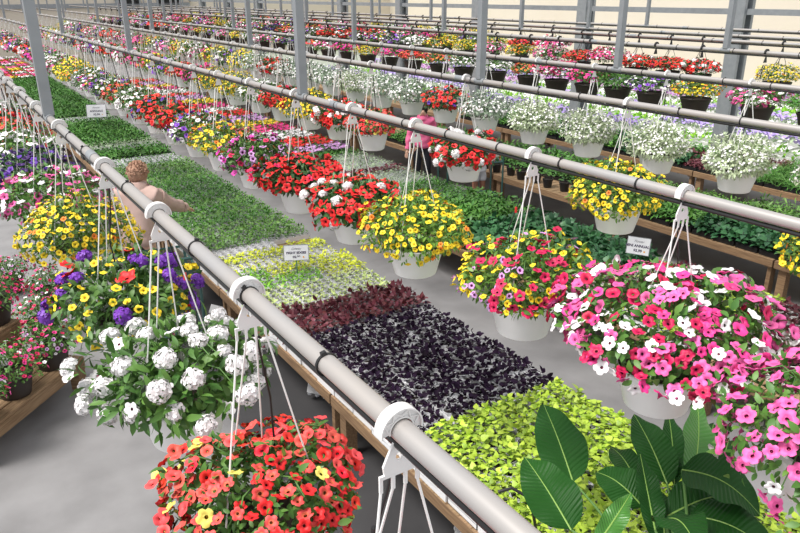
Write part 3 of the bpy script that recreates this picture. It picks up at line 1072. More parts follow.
# kind: leaf material, leaves per plant, leaf length, width, spread, height, shape
PL = {
    'lime': ('lime', 17, .047, .85, .066, .080, 'heart'),
    'purple': ('purple', 11, .046, .75, .046, .060, 'oval'),
    'burgundy': ('burgundy', 14, .054, .75, .062, .085, 'heart'),
    'variegated': ('variegated', 11, .040, .6, .048, .055, 'oval'),
    'brightgreen': ('brightgreen', 22, .036, .5, .062, .075, 'oval'),
    'yellowlime': ('yellowlime', 22, .036, .5, .062, .075, 'oval'),
    'limesparse': ('yellowlime', 6, .032, .6, .032, .045, 'oval'),
    'green': ('green', 22, .046, .52, .066, .095, 'oval'),
    'green2': ('green2', 22, .046, .52, .066, .090, 'oval'),
    'greensparse': ('green', 7, .036, .55, .04, .05, 'oval'),
    'sweet': ('sweet', 12, .078, .85, .085, .13, 'heart'),
    'leafy': ('green', 16, .075, .42, .085, .16, 'long'),
    'fernlike': ('green2', 18, .085, .25, .08, .20, 'long'),
    'pale': ('pale', 20, .036, .4, .062, .10, 'oval'),
    'grass': ('green', 26, .15, .06, .05, .10, 'long'),
}
SEED_CACHE, FLATF_CACHE = {}, {}


def seedling(kind, v):
    if (kind, v) not in SEED_CACHE:
        m, n, L, wd, sp, ht, sh = PL[kind]
        V, Fs = seedling_geo(hash_seed(kind, v), n, L, wd, sp, ht, sh)
        SEED_CACHE[(kind, v)] = np_mesh('seedling', V, Fs, [LEAF[m]])
    return SEED_CACHE[(kind, v)]


def flat_foliage(kind, v, lod, nx=3, ny=5, wx=.46, wy=.265):
    k = (kind, v, lod, nx, ny)
    if k not in FLATF_CACHE:
        m, n, L, wd, sp, ht, sh = PL[kind]
        g = np.random.default_rng(hash_seed(kind, v) + 77)
        parts = []
        n2 = n if lod == 1 else max(4, n // 2)
        for i in range(ny):
            for j in range(nx):
                V, Fs = seedling_geo(int(g.integers(1e6)), n2, L * (1 if lod == 1 else 1.35), wd, sp, ht * g.uniform(.8, 1.2), sh, 2 if lod == 1 and L > .05 else 1)
                a = g.uniform(0, 2 * PI)
                c, s = math.cos(a), math.sin(a)
                W = V @ np.array([[c, s, 0], [-s, c, 0], [0, 0, 1]])
                parts.append((W + np.array([(i + .5 - ny / 2) * wx / ny + g.normal(0, .006), (j + .5 - nx / 2) * wy / nx + g.normal(0, .006), 0]), Fs, 0))
        V, Fs, mi = merge(parts)
        FLATF_CACHE[k] = np_mesh('foliage', V, Fs, [LEAF[m]], mi)
    return FLATF_CACHE[k]


FD = {
    'lime': ('sweet_potato_vine_flat', 'white flat of bright lime green vine leaves', 'flats of lime green vine'),
    'purple': ('purple_basil_flat', 'white cell flat of dark purple leafy seedlings', 'flats of dark purple seedlings'),
    'burgundy': ('coleus_flat', 'flat of burgundy red leafy seedlings', 'flats of burgundy seedlings'),
    'variegated': ('variegated_flat', 'white cell flat of pale lime variegated seedlings', 'flats of variegated lime seedlings'),
    'brightgreen': ('creeper_flat', 'flat of fresh bright green creeping seedlings', 'flats of bright green creeper'),
    'yellowlime': ('golden_creeper_flat', 'flat of yellow green creeping seedlings', 'flats of yellow green creeper'),
    'limesparse': ('sparse_seedling_flat', 'white cell flat of small sparse lime seedlings', 'flats of sparse lime seedlings'),
    'green': ('bedding_flat', 'flat of dense green bedding plants', 'flats of green bedding plants'),
    'green2': ('light_bedding_flat', 'flat of dense light green bedding plants', 'flats of light green bedding plants'),
    'greensparse': ('sparse_green_flat', 'white cell flat of sparse green seedlings', 'flats of sparse green seedlings'),
    'sweet': ('broadleaf_flat', 'flat of broad bluish green leaves', 'flats of broad bluish green leaves'),
    'leafy': ('leafy_flat', 'flat of tall leafy green plants', 'flats of tall leafy plants'),
    'fernlike': ('frond_flat', 'flat of long narrow green fronds', 'flats of narrow green fronds'),
    'pale': ('silver_foliage_flat', 'flat of pale whitish green plants', 'flats of pale whitish plants'),
    'grass': ('grass_plant_flat', 'flat of spiky green grass plants', 'flats of spiky grass plants'),
}
BW = {'A': 'on the bench under the second pipe', 'B': 'on the bench under the fourth pipe', 'C': 'on the bench under the fifth pipe', 'D': 'on the farthest bench'}


def flat(kind, x, y, key, black=False, parts=False, lod=1, z=.5, sx=1.0):
    name, lab, grp = FD[kind]
    root = thing(name, f'{lab} {BW[key]}', 'plant flat', (x, y, z), random.gauss(0, .012), f'{grp} {BW[key]}')
    link('tray', TRAY_B if black else TRAY_W, root)
    if parts:
        for i in range(5):
            for j in range(3):
                s = link('seedling', seedling(kind, random.randrange(4)), root, ((i - 2) * .092 + random.gauss(0, .004), (j - 1) * .0883 + random.gauss(0, .004), .045))
                s.rotation_euler = (0, 0, random.uniform(0, 6.28))
                q = random.uniform(.82, 1.18)
                s.scale = (q, q, q)
    else:
        f = link('foliage', flat_foliage(kind, random.randrange(3), lod), root, (0, 0, .042))
        if random.random() < .5:
            f.rotation_euler = (0, 0, PI)
    return root


def zone_A(y):
    if y < 3.28: return 'lime', 0, 1
    if y < 4.78: return 'purple', 0, 1
    if y < 5.22: return 'burgundy', 0, 1
    if y < 5.98: return 'variegated', 0, 1
    if y < 6.32: return ('brightgreen', 'yellowlime'), 0, 1
    if y < 6.70: return 'limesparse', 0, 1
    if y < 7.00: return 'yellowlime', 0, 1
    if y < 7.32: return None, 0, 0
    if y < 12.0: return 'green2' if random.random() < .65 else 'green', 0, 0
    if y < 12.6: return 'greensparse', 0, 0
    if y < 13.6: return 'green', 0, 0
    if y < 14.2: return 'pale', 0, 0
    if y < 17.0: return 'green', 0, 0
    if y < 17.8: return 'greensparse', 0, 0
    return 'green', 0, 0




def flower_flat(x, y, key, colour, z=.5):
    root = thing('flowering_flat', f'flat of {colour} flowers {BW[key]}', 'plant flat', (x, y, z), 0, f'flats of {colour} flowers {BW[key]}')
    link('tray', TRAY_B, root)
    link('foliage', flat_foliage('green', 0, 2), root, (0, 0, .042))
    k = ('ff', colour)
    if k not in BC_CACHE:
        gg = np.random.default_rng(3)
        P = np.stack([gg.uniform(-.22, .22, 46), gg.uniform(-.125, .125, 46), gg.uniform(.13, .19, 46)], 1)
        N = unit(np.array([0, 0, 1.0]) + gg.normal(0, .4, (46, 3)))
        V, Fs = place(star(), P, np.cross(N, gg.normal(0, 1, (46, 3))), N, .03)
        BC_CACHE[k] = np_mesh('bloom_cover', V, Fs, [PET[colour]])
    link('bloom_cover', BC_CACHE[k], root, None, 'stuff')


y = 1.12
while y < 27:
    r = zone_A(y)
    far = y > 12
    for c in range(3):
        x = 2.216 + c * .469 + random.gauss(0, .006)
        kind = r[0]
        if isinstance(kind, tuple):
            kind = kind[0] if c < 1 or (c == 1 and y < 6.1) else kind[1]
        if kind is None:
            if y > 7.02 and c < 2:
                t = thing('empty_tray', 'white cell flat left empty beside the dense green flats', 'tray', (x, y, .5), random.gauss(0, .05), 'empty white flats on the bench', TRAY_W)
            continue
        flat(kind, x, y, 'A', black=kind in ('green', 'green2', 'sweet') and far, parts=bool(r[2]), lod=2 if far else 1)
    y += .2725

ZB = lambda y: ('burgundy' if y < 3.1 else 'lime' if y < 3.72 else 'limesparse' if y < 3.95 else 'burgundy' if y < 4.15 else 'variegated' if y < 4.5 else 'sweet' if y < 6.3 else 'leafy' if y < 7.4 else
                'green' if y < 8.4 else 'pale' if y < 9.4 else 'burgundy' if y < 9.7 else 'pale' if y < 10.6 else 'green' if y < 12.5 else 'yellowlime' if y < 13.2 else 'green2')
y = 3.18
while y < 24:
    kind = ZB(y)
    for c in range(3):
        if y > 11:
            flower_flat(4.9 + c * .478, y, 'B', ('red', 'white', 'hotpink', 'yellow', 'lilac')[int(y * 1.3) % 5])
            continue
        flat(kind, 4.9 + c * .478, y, 'B', parts=y < 4.5, lod=1 if y < 9 else 2, black=kind in ('sweet', 'leafy'))
    y += .2725 if y < 14 else .285
ZC = lambda y, c: (('sweet', 'leafy', 'fernlike')[c] if y < 4.9 else ('leafy', 'fernlike', 'green2')[c] if y < 6.9 else ('sweet', 'green', 'leafy')[c] if y < 9.5 else ('green', 'green2', 'green')[c])
y = 2.2
while y < 12:
    for c in range(3):
        if 6.7 < y < 10 and c == 0:
            continue
        flat(ZC(y, c), 7.5 + c * .49, y, 'C', black=True, lod=1 if y < 7 else 2)
    y += .285
ZD = lambda y, c: ('grass' if y < 5.9 else ('burgundy', 'green', 'burgundy')[c] if y < 7.0 else ('sweet', 'burgundy', 'green')[c] if y < 8.6 else ('leafy', 'sweet', 'green')[c])
y = 2.7
while y < 13:
    for c in range(3):
        flat(ZD(y, c), 10.26 + c * .475, y, 'D', black=True, lod=2 if y > 7.5 else 1)
    y += .285

y = 27.1
while y < 36:
    for c in range(3):
        flower_flat(2.216 + c * .469, y, 'A', random.choice(('hotpink', 'white', 'red', 'pink', 'yellow', 'lilac'))) if random.random() < .7 else flat('green', 2.216 + c * .469, y, 'A', True, lod=2)
    y += .4
# burgundy plants in separate white cups at the near end of the second bench
CUP = MB()
CUP.lathe([(0, .002), (.038, 0), (.052, .088), (.055, .09), (.053, .094), (.048, .092), (.046, .08)], WHITE, 20)
CUP.disc((0, 0, .082), .047, SOIL, 16)
CUPM = CUP.mesh('cup')
rows_n = 0
for r_ in range(7):
    for c in range(11):
        x, yy = 4.76 + c * .122 + random.gauss(0, .004), 2.25 + r_ * .122 + random.gauss(0, .004)
        t = thing('potted_plant', 'burgundy leafed plant in its own white cup on the near bench end', 'potted plant', (x, yy, .5), random.uniform(0, 6.28), 'burgundy plants in white cups')
        link('cup', CUPM, t)
        s = link('foliage', seedling('burgundy', (r_ * 3 + c) % 4), t, (0, 0, .078))
        s.scale = (.95, .95, .8)

# black pots standing apart along the front of the third bench
PB = MB()
PB.lathe([(0, .002), (.055, 0), (.075, .12), (.08, .122), (.08, .135), (.072, .135), (.07, .12)], BLACK, 20)
PB.disc((0, 0, .122), .071, SOIL, 16)
PBM = PB.mesh('pot')
for k in range(11):
    t = thing('potted_plant', f'green plant in small black pot on the bench edge, {ORD[k]} of its row', 'potted plant', (7.36 + (k % 2) * .05, 6.85 + k * .29, .5), k * 1.3, 'black pots along the bench edge')
    link('pot', PBM, t)
    s = link('foliage', seedling('leafy', k % 4), t, (0, 0, .115))
    s.scale = (1.15, 1.15, 1.1)


# ------------------------------------------------------------------ price signs
def sign(pos, rz, label, l1, l2, l3, w=.24, h=.15, up=.16, tilt=-.25):
    root = thing('price_sign', label, 'sign', pos, rz)
    mb = MB()
    mb.tube([(0, .004, 0), (0, .004, up)], .006, STAKE, 8)
    link('stake', mb.mesh('stake'), root)
    card = MB()
    card.box(-w / 2, w / 2, -.003, .003, 0, h, SIGNW, bev=.001)
    fr = MB()
    for x0, x1, z0, z1 in ((-w / 2 - .005, -w / 2, -.005, h + .005), (w / 2, w / 2 + .005, -.005, h + .005), (-w / 2, w / 2, h, h + .005), (-w / 2, w / 2, -.005, 0)):
        fr.box(x0, x1, -.005, .005, z0, z1, STEEL2)
    c = link('card', card.mesh('card', False), root, (0, 0, up))
    c.rotation_euler = (tilt, 0, 0)
    link('sign_frame', fr.mesh('sign_frame', False), c)
    for txt, z, size, m, it in ((l1, h * .70, h * .20, INKG, .35), (l2, h * .42, h * .215, INK, 0), (l3, h * .14, h * .22, INK, 0)):
        cu = bpy.data.curves.new('lettering', 'FONT')
        cu.body = txt
        cu.align_x = 'CENTER'
        cu.size = size
        cu.shear = it
        cu.offset = .0012 if not it else 0
        cu.extrude = .0004
        cu.materials.append(m)
        tmp = bpy.data.objects.new('lettering', cu)
        COL.objects.link(tmp)
        me = bpy.data.meshes.new_from_object(tmp.evaluated_get(bpy.context.evaluated_depsgraph_get()))
        bpy.data.objects.remove(tmp)
        t = link('lettering', me, c, (0, -.0042, z))
        t.rotation_euler = (PI / 2, 0, 0)
    d = MB()
    d.lathe([(0.0001, 0), (.009, 0), (.009, .001), (.0001, .001)], ORANGE, 12)
    o = link('orange_dot', d.mesh('orange_dot'), c, (w * .30, -.004, h * .19))
    o.rotation_euler = (PI / 2, 0, 0)


p = at(297, 268, .62)
sign((p.x, p.y, .545), math.radians(-26), 'framed white price sign on a green stake among the lime flats', 'Coleusy', 'BIGHT EDGES', '$5.99', tilt=-.3)
p = at(636, 262, .62)
sign((p.x, p.y, .545), math.radians(-62), 'white price sign standing on the bench under the fourth pipe', 'Flower', 'MINI ANNUALS', '$5.99', w=.22, h=.17, tilt=-.3)
p = at(98, 124, .62)
sign((p.x, p.y, .545), math.radians(-20), 'small white price sign far along the bench of green flats', 'Flower', 'ANNUALS', '$5.99', w=.38, h=.26, up=.22, tilt=-.3)


# ------------------------------------------------------------------ large broad-leaved plant in front
def big_leaf(base, tip, width, side, arch=.06, fold=.25, m=BANANA, wav=.012, seed=0):
    """banana-like blade; side = vector the blade's face looks towards"""
    g = random.Random(seed)
    base, tip, side = Vector(base), Vector(tip), Vector(side).normalized()
    d = tip - base
    L = d.length
    n, mcols = 22, 9
    X = d.normalized().cross(side).normalized()
    N = X.cross(d.normalized()).normalized()
    V, UV, Fc = [], [], []
    cl = []
    for i in range(n + 1):
        t = i / n
        c = base + d * t + N * (arch * math.sin(t * PI) * 1.0 - arch * .8 * t * t)
        cl.append(c)
        hw = width / 2 * (math.sin(PI * min(1, t ** .72 * .985 + .012)) ** .75)
        if t > .985:
            hw *= .3
        for j in range(mcols):
            s = (j / (mcols - 1) - .5) * 2
            wv = wav * math.sin(t * 15 + (2 if s > 0 else 0) + seed) * abs(s) ** 2
            V.append(c + X * (s * hw) + N * (abs(s) * hw * fold - .25 * hw * s * s * fold + wv))
            UV.append((t * 1.0 - abs(s) * .12, s))
    for i in range(n):
        for j in range(mcols - 1):
            a = i * mcols + j
            Fc.append((a, a + 1, a + mcols + 1, a + mcols))
    return V, UV, Fc, cl


PC = Vector((2.08, 1.16, .5))
plant = thing('banana_like_plant', 'big dark green broad-leaved plant at the near end of the bench', 'plant', PC)
LV = [  # tip px, tip z, base px, base z, width, arch, fold, young, facing
    (545, 406, 1.16, 573, 482, 1.00, .165, .02, .22, 0),
    (527, 459, 1.22, 571, 530, 1.12, .155, .02, .25, 0),
    (636, 416, 1.22, 667, 484, 1.08, .125, .02, .30, 0),
    (669, 412, 1.20, 674, 484, 1.06, .075, .02, .55, 0),
    (699, 404, 1.36, 693, 478, 1.22, .115, .02, .22, 1),
    (714, 425, 1.18, 700, 476, 1.08, .11, .02, .2, 0),
    (729, 440, 1.20, 716, 478, 1.10, .07, .01, .35, 0),
    (758, 506, 1.34, 682, 470, 1.38, .165, .05, .30, 0),
    (775, 552, 1.22, 690, 516, 1.24, .16, .05, .2, 0),
    (641, 458, 1.34, 655, 530, 1.22, .07, .0, .6, 0),
    (630, 495, 1.40, 597, 545, 1.30, .06, .02, .4, 1),
    (740, 492, 1.26, 668, 516, 1.20, .13, .05, .25, 0),
    (598, 470, 1.10, 642, 506, 1.05, .12, .05, .25, 0),
    (640, 540, 1.42, 610, 575, 1.34, .12, .03, .3, 0),
    (700, 548, 1.36, 665, 520, 1.30, .13, .05, .2, 0),
    (612, 445, .98, 640, 490, .95, .10, .04, .25, 0),
    (655, 490, 1.15, 665, 540, 1.02, .12, .03, .25, 0),
    (720, 530, 1.14, 676, 500, 1.08, .14, .05, .2, 0),
]
for k, (u, v, zt, u2, v2, zb, wd, arch, fold, young) in enumerate(LV):
    tip, base = at(u, v, zt) - PC, at(u2, v2, zb) - PC
    tocam = Vector((-.35, -.5, .75)) if k not in (7, 8, 11, 14, 17) else Vector((-.1, -.3, 1))
    if k == 4:
        tocam = Vector((-.2, -.6, .5))
    V, UV, Fc, cl = big_leaf(base, base + (tip - base) * 1.06, wd * 1.5, tocam, arch, fold, seed=k)
    me = bpy.data.meshes.new('leaf_blade')
    me.from_pydata([tuple(q) for q in V], [], Fc)
    uvl = me.uv_layers.new(name='UVMap')
    idx = np.zeros(len(me.loops), np.int32)
    me.loops.foreach_get('vertex_index', idx)
    uvl.data.foreach_set('uv', np.array(UV, np.float32)[idx].ravel())
    me.materials.append(BANANA2 if young else BANANA)
    me.polygons.foreach_set('use_smooth', [True] * len(me.polygons))
    lf = link('leaf_blade', me, plant)
    mbr = MB()
    n = len(cl)
    mbr.tube(cl, [.0042 * (1 - .8 * i / n) for i in range(n)], MIDRIB, 6)
    link('midrib', mbr.mesh('midrib'), lf)
    st = MB()
    root_p = Vector((random.uniform(-.04, .04), random.uniform(-.04, .04), .18))
    b = cl[0]
    pts = [root_p.lerp(b, q / 8) + Vector((0, 0, .10 * math.sin(q / 8 * PI))) for q in range(9)]
    st.tube(pts, [.011 - .0065 * q / 8 for q in range(9)], LEAF['stem'], 8)
    link('leaf_stalk', st.mesh('leaf_stalk'), lf)
link('pot', pot_mesh(BLACK, .14, .10, .2, 'pot'), plant)

# ------------------------------------------------------------------ tiered display with brown pots
P0 = at(84, 356, .28)
P0.z = 0
E_ = Vector((-.69, -.72, 0)).normalized()
N_ = Vector((-.72, .69, 0)).normalized()
A_ = math.atan2(E_.y, E_.x)


def tier(origin, length, depth, z, label):
    root = thing('display_stand', label, 'display stand', origin, A_)
    for k in range(4):
        mb = MB()
        y1 = -depth + k * depth / 4
        mb.box(0, length, y1 + .006, y1 + depth / 4 - .006, z - .025, z, WOODX, bev=.003)
        link('plank', mb.mesh('plank', False), root)
    for yy in (-.045, -depth):
        mb = MB()
        mb.box(.0, length, yy, yy + .04, z - .12, z - .027, WOODX, bev=.003)
        link('rail', mb.mesh('rail', False), root)
    for xx in (.02, length - .11):
        for yy in (-.09, -depth + .0):
            mb = MB()
            mb.box(xx, xx + .09, yy, yy + .09, 0, z - .027, WOOD, bev=.003)
            link('leg', mb.mesh('leg', False), root)
    return root


# local frame of a tier: +x along E_, -y towards N_ (rotate so)
tier(P0, 1.25, .46, .28, 'low wooden display plank stand at the aisle carrying brown pots')
O2 = at(20, 319, .62)
O2.z = 0
tier(O2, 1.25, .95, .62, 'higher wooden display stand behind the low one, also carrying brown pots')
MULTI = [('calib', 'hotpink', .017, 3), ('calib', 'white', .016, 2), ('calib', 'crimson', .017, 3), ('calib', 'pink', .017, 2), ('calib', 'lilac', .017, 1.4)]
SP['multi'] = ('petunia', .032, .45, .25, .19, .06, 620, MULTI, 95, .03, 1.75, '')
SP['multired'] = ('petunia', .032, .45, .25, .19, .06, 620, [('calib', 'crimson', .018, 4), ('calib', 'white', .017, 2), ('calib', 'hotpink', .017, 3)], 85, .03, 1.75, '')
BP = pot_mesh(BROWNP, .15, .112, .19)


def floor_pot(pos, sp, var, label):
    root = thing('potted_flowers', label, 'potted flowers', pos, var * 1.1, 'brown pots on the wooden stands')
    link('pot', BP, root)
    lp = lump_of(sp, var)
    link('foliage', foliage_of(sp, var, 0), root, (0, 0, .235))
    P, N, kind = bloom_plan(sp, var, SP[sp][8])
    for i in range(min(100, len(P))):
        shape, colour, size, _w = SP[sp][7][kind[i]]
        b = link('bloom', bloom_mesh(shape, colour), root)
        sc = size * random.uniform(.85, 1.15)
        b.matrix_local = Matrix.Translation(Vector((0, 0, .235)) + Vector(P[i])) @ Vector(N[i]).to_track_quat('Z', 'Y').to_matrix().to_4x4() @ Matrix.Diagonal((sc, sc, sc, 1))


for k, (a, b, z, org, sp, lab) in enumerate([
        (.20, .18, .28, P0, 'multi', 'brown pot of pink and white flowers at the outer end of the low stand'),
        (.66, .18, .28, P0, 'multired', 'brown pot of crimson, pink and white flowers, second on the low stand'),
        (1.10, .18, .28, P0, 'multi', 'brown pot of pink and lilac flowers, third on the low wooden stand'),
        (.10, .18, .62, O2, 'multired', 'brown pot of crimson flowers at the outer end of the high stand'),
        (.12, .66, .62, O2, 'multi', 'brown pot of pink flowers at the back corner of the high wooden stand'),
        (.62, .66, .62, O2, 'multired', 'brown pot of crimson flowers, second in the back row of the high stand'),
        (.58, .22, .62, O2, 'multi', 'brown pot of pink and white flowers, second on the high stand')]):
    floor_pot(org + E_ * a + N_ * (b - .03) + Vector((0, 0, z)), sp, k, lab)
for k, (u, v, sp, lab) in enumerate([(46, 336, 'multired', 'brown pot of crimson flowers on the floor just behind the low stand'), (12, 292, 'multi', 'brown pot of pink flowers on the floor behind the high stand'),
                                     (52, 305, 'multi', 'brown pot of pink flowers on the floor under the yellow basket')]):
    floor_pot(at(u, v, 0.0), sp, k + 7, lab)

# ------------------------------------------------------------------ empty white cell packs under the first bench
PK = MB()
for i in range(2):
    for j in range(3):
        PK.lathe([(.014, 0), (.018, .003), (.03, .055), (.033, .057), (.031, .058)], TRAYW, 10, ((i - .5) * .064, (j - 1) * .064, 0))
PK.box(-.066, .066, -.099, .099, .0545, .0565, TRAYW)
PKM = PK.mesh('cell_pack')
for (u, v, lab) in ((218, 311, 'empty white cell pack lying on the floor beside the bench legs, farther one'), (317, 389, 'empty white cell pack lying on the floor beside the bench legs, nearer one'), (466, 531, 'empty white cell pack lying on the floor nearest the camera')):
    q = at(u, v, .08)
    t = thing('cell_pack', lab, 'cell pack', (q.x, q.y, .042), 0, None, PKM)
    t.rotation_euler = (.35, -.3, 1.0)


# ------------------------------------------------------------------ flower beds outside the open side
g = np.random.default_rng(4)


def bed_meshes(colour, leafm, v):
    n = 150
    P = np.stack([g.uniform(-.28, .28, n), g.uniform(-.75, .75, n), g.uniform(.10, .22, n)], 1)
    D = g.normal(0, .6, (n, 3)) + np.array([0, 0, .5])
    V, Fs = place(leaf_template(1, .5), P, D, np.array([0, 0, 1.0]) + g.normal(0, .5, (n, 3)), .14)
    fol = np_mesh('foliage', V, Fs, [LEAF[leafm]])
    n = 70 if colour == 'white' else 130
    P = np.stack([g.uniform(-.30, .30, n), g.uniform(-.77, .77, n), g.uniform(.2, .33, n)], 1)
    N = unit(np.array([0, 0, 1.0]) + g.normal(0, .5, (n, 3)))
    V, Fs = place(star(), P, np.cross(N, g.normal(0, 1, (n, 3))), N, .05)
    return fol, np_mesh('bloom_cover', V, Fs, [PET[colour]])


BT = MB()
BT.box(-.3, .3, -.78, .78, 0, .04, WHITE, bev=.01)
BTM = BT.mesh('bed_tray', False)
BEDS = {c: bed_meshes(c, l, 0) for c, l in (('lavender', 'pale'), ('violet', 'green'), ('white', 'brightgreen'), ('lilac', 'pale'))}
BC = ['white', 'lavender', 'white', 'lavender', 'white', 'lilac', 'lavender']
for i, x in enumerate((14.2, 15.4, 16.6, 17.9, 19.3, 20.8, 22.4)):
    for k in range(14):
        y = 5.0 + i * .6 + k * 1.72
        c = BC[(i + (k // 4)) % 7]
        t = thing('flower_bed_tray', f'long tray of {c} flowers standing outdoors beyond the open side, row of {c} ones', 'flower tray', (x, y, -.02), 0, f'outdoor trays of {c} flowers')
        t['label'] = f'long tray of small {c} flowers on the ground beyond the open greenhouse side'
        link('tray', BTM, t)
        link('foliage', BEDS[c][0], t)
        link('bloom_cover', BEDS[c][1], t, None, 'stuff')


# ------------------------------------------------------------------ carts
def cart(pos, rz, label):
    root = thing('wire_cart', label, 'cart', pos, rz)
    L, W = .85, .5
    for k, z in enumerate((.30, .86)):
        f = MB()
        f.tube([(-L / 2, -W / 2, z), (L / 2, -W / 2, z), (L / 2, W / 2, z), (-L / 2, W / 2, z), (-L / 2, -W / 2, z)], .012, GREENW, 6)
        for i in range(1, 22):
            x = -L / 2 + L * i / 22
            f.tube([(x, -W / 2, z), (x, W / 2, z)], .004, GREENW, 4)
        for i in range(1, 4):
            y = -W / 2 + W * i / 4
            f.tube([(-L / 2, y, z - .006), (L / 2, y, z - .006)], .006, GREENW, 4)
        link('wire_shelf', f.mesh('wire_shelf'), root)
    for sx in (-1, 1):
        for sy in (-1, 1):
            p = MB()
            p.tube([(sx * L / 2, sy * W / 2, .12), (sx * L / 2, sy * W / 2, .86 if sx > 0 else 1.02)], .014, GREENW, 8)
            po = link('upright', p.mesh('upright'), root)
            wl = MB()
            wl.lathe([(.0, -.016), (.05, -.016), (.06, -.01), (.06, .01), (.05, .016), (0, .016)], BLACK, 16)
            wl.v = [(a + sx * L / 2, c + sy * W / 2, b + .06) for a, b, c in wl.v]
            wl.box(sx * L / 2 - .012, sx * L / 2 + .012, sy * W / 2 - .022, sy * W / 2 - .018, .05, .13, STEEL2)
            wl.box(sx * L / 2 - .012, sx * L / 2 + .012, sy * W / 2 + .018, sy * W / 2 + .022, .05, .13, STEEL2)
            wl.box(sx * L / 2 - .012, sx * L / 2 + .012, sy * W / 2 - .022, sy * W / 2 + .022, .12, .13, STEEL2)
            link('caster', wl.mesh('caster'), root)
    h = MB()
    h.tube([(-L / 2, -W / 2, 1.02), (-L / 2 - .08, -W / 2, 1.05), (-L / 2 - .08, W / 2, 1.05), (-L / 2, W / 2, 1.02)], .014, GREENW, 8)
    link('push_handle', h.mesh('push_handle'), root)
    return root


cq = at(165, 248, .86)
cart((cq.x - .13, cq.y - .42, 0), math.radians(82), 'dark green wire cart in the aisle beside the person in beige')
cart((6.55, 8.25, 0), math.radians(160), 'dark green wire cart in the aisle beside the small child')


# ------------------------------------------------------------------ people
def skin_mesh(name, verts, edges, radii, m, sub=2, root=0):
    me = bpy.data.meshes.new(name)
    me.from_pydata([tuple(v) for v in verts], edges, [])
    o = bpy.data.objects.new(name + '_source', me)
    COL.objects.link(o)
    o.modifiers.new('skin', 'SKIN')
    sv = me.skin_vertices[0].data if me.skin_vertices else None
    if sv is None:
        me.skin_vertices.new()
    for i, r in enumerate(radii):
        r = r if isinstance(r, tuple) else (r, r)
        me.skin_vertices[0].data[i].radius = r
        me.skin_vertices[0].data[i].use_root = i == root
    s = o.modifiers.new('sub', 'SUBSURF')
    s.levels = s.render_levels = sub
    dg = bpy.context.evaluated_depsgraph_get()
    dg.update()
    out = bpy.data.meshes.new_from_object(o.evaluated_get(dg))
    out.name = name
    bpy.data.objects.remove(o)
    out.materials.clear()
    out.materials.append(m)
    out.polygons.foreach_set('use_smooth', [True] * len(out.polygons))
    return out


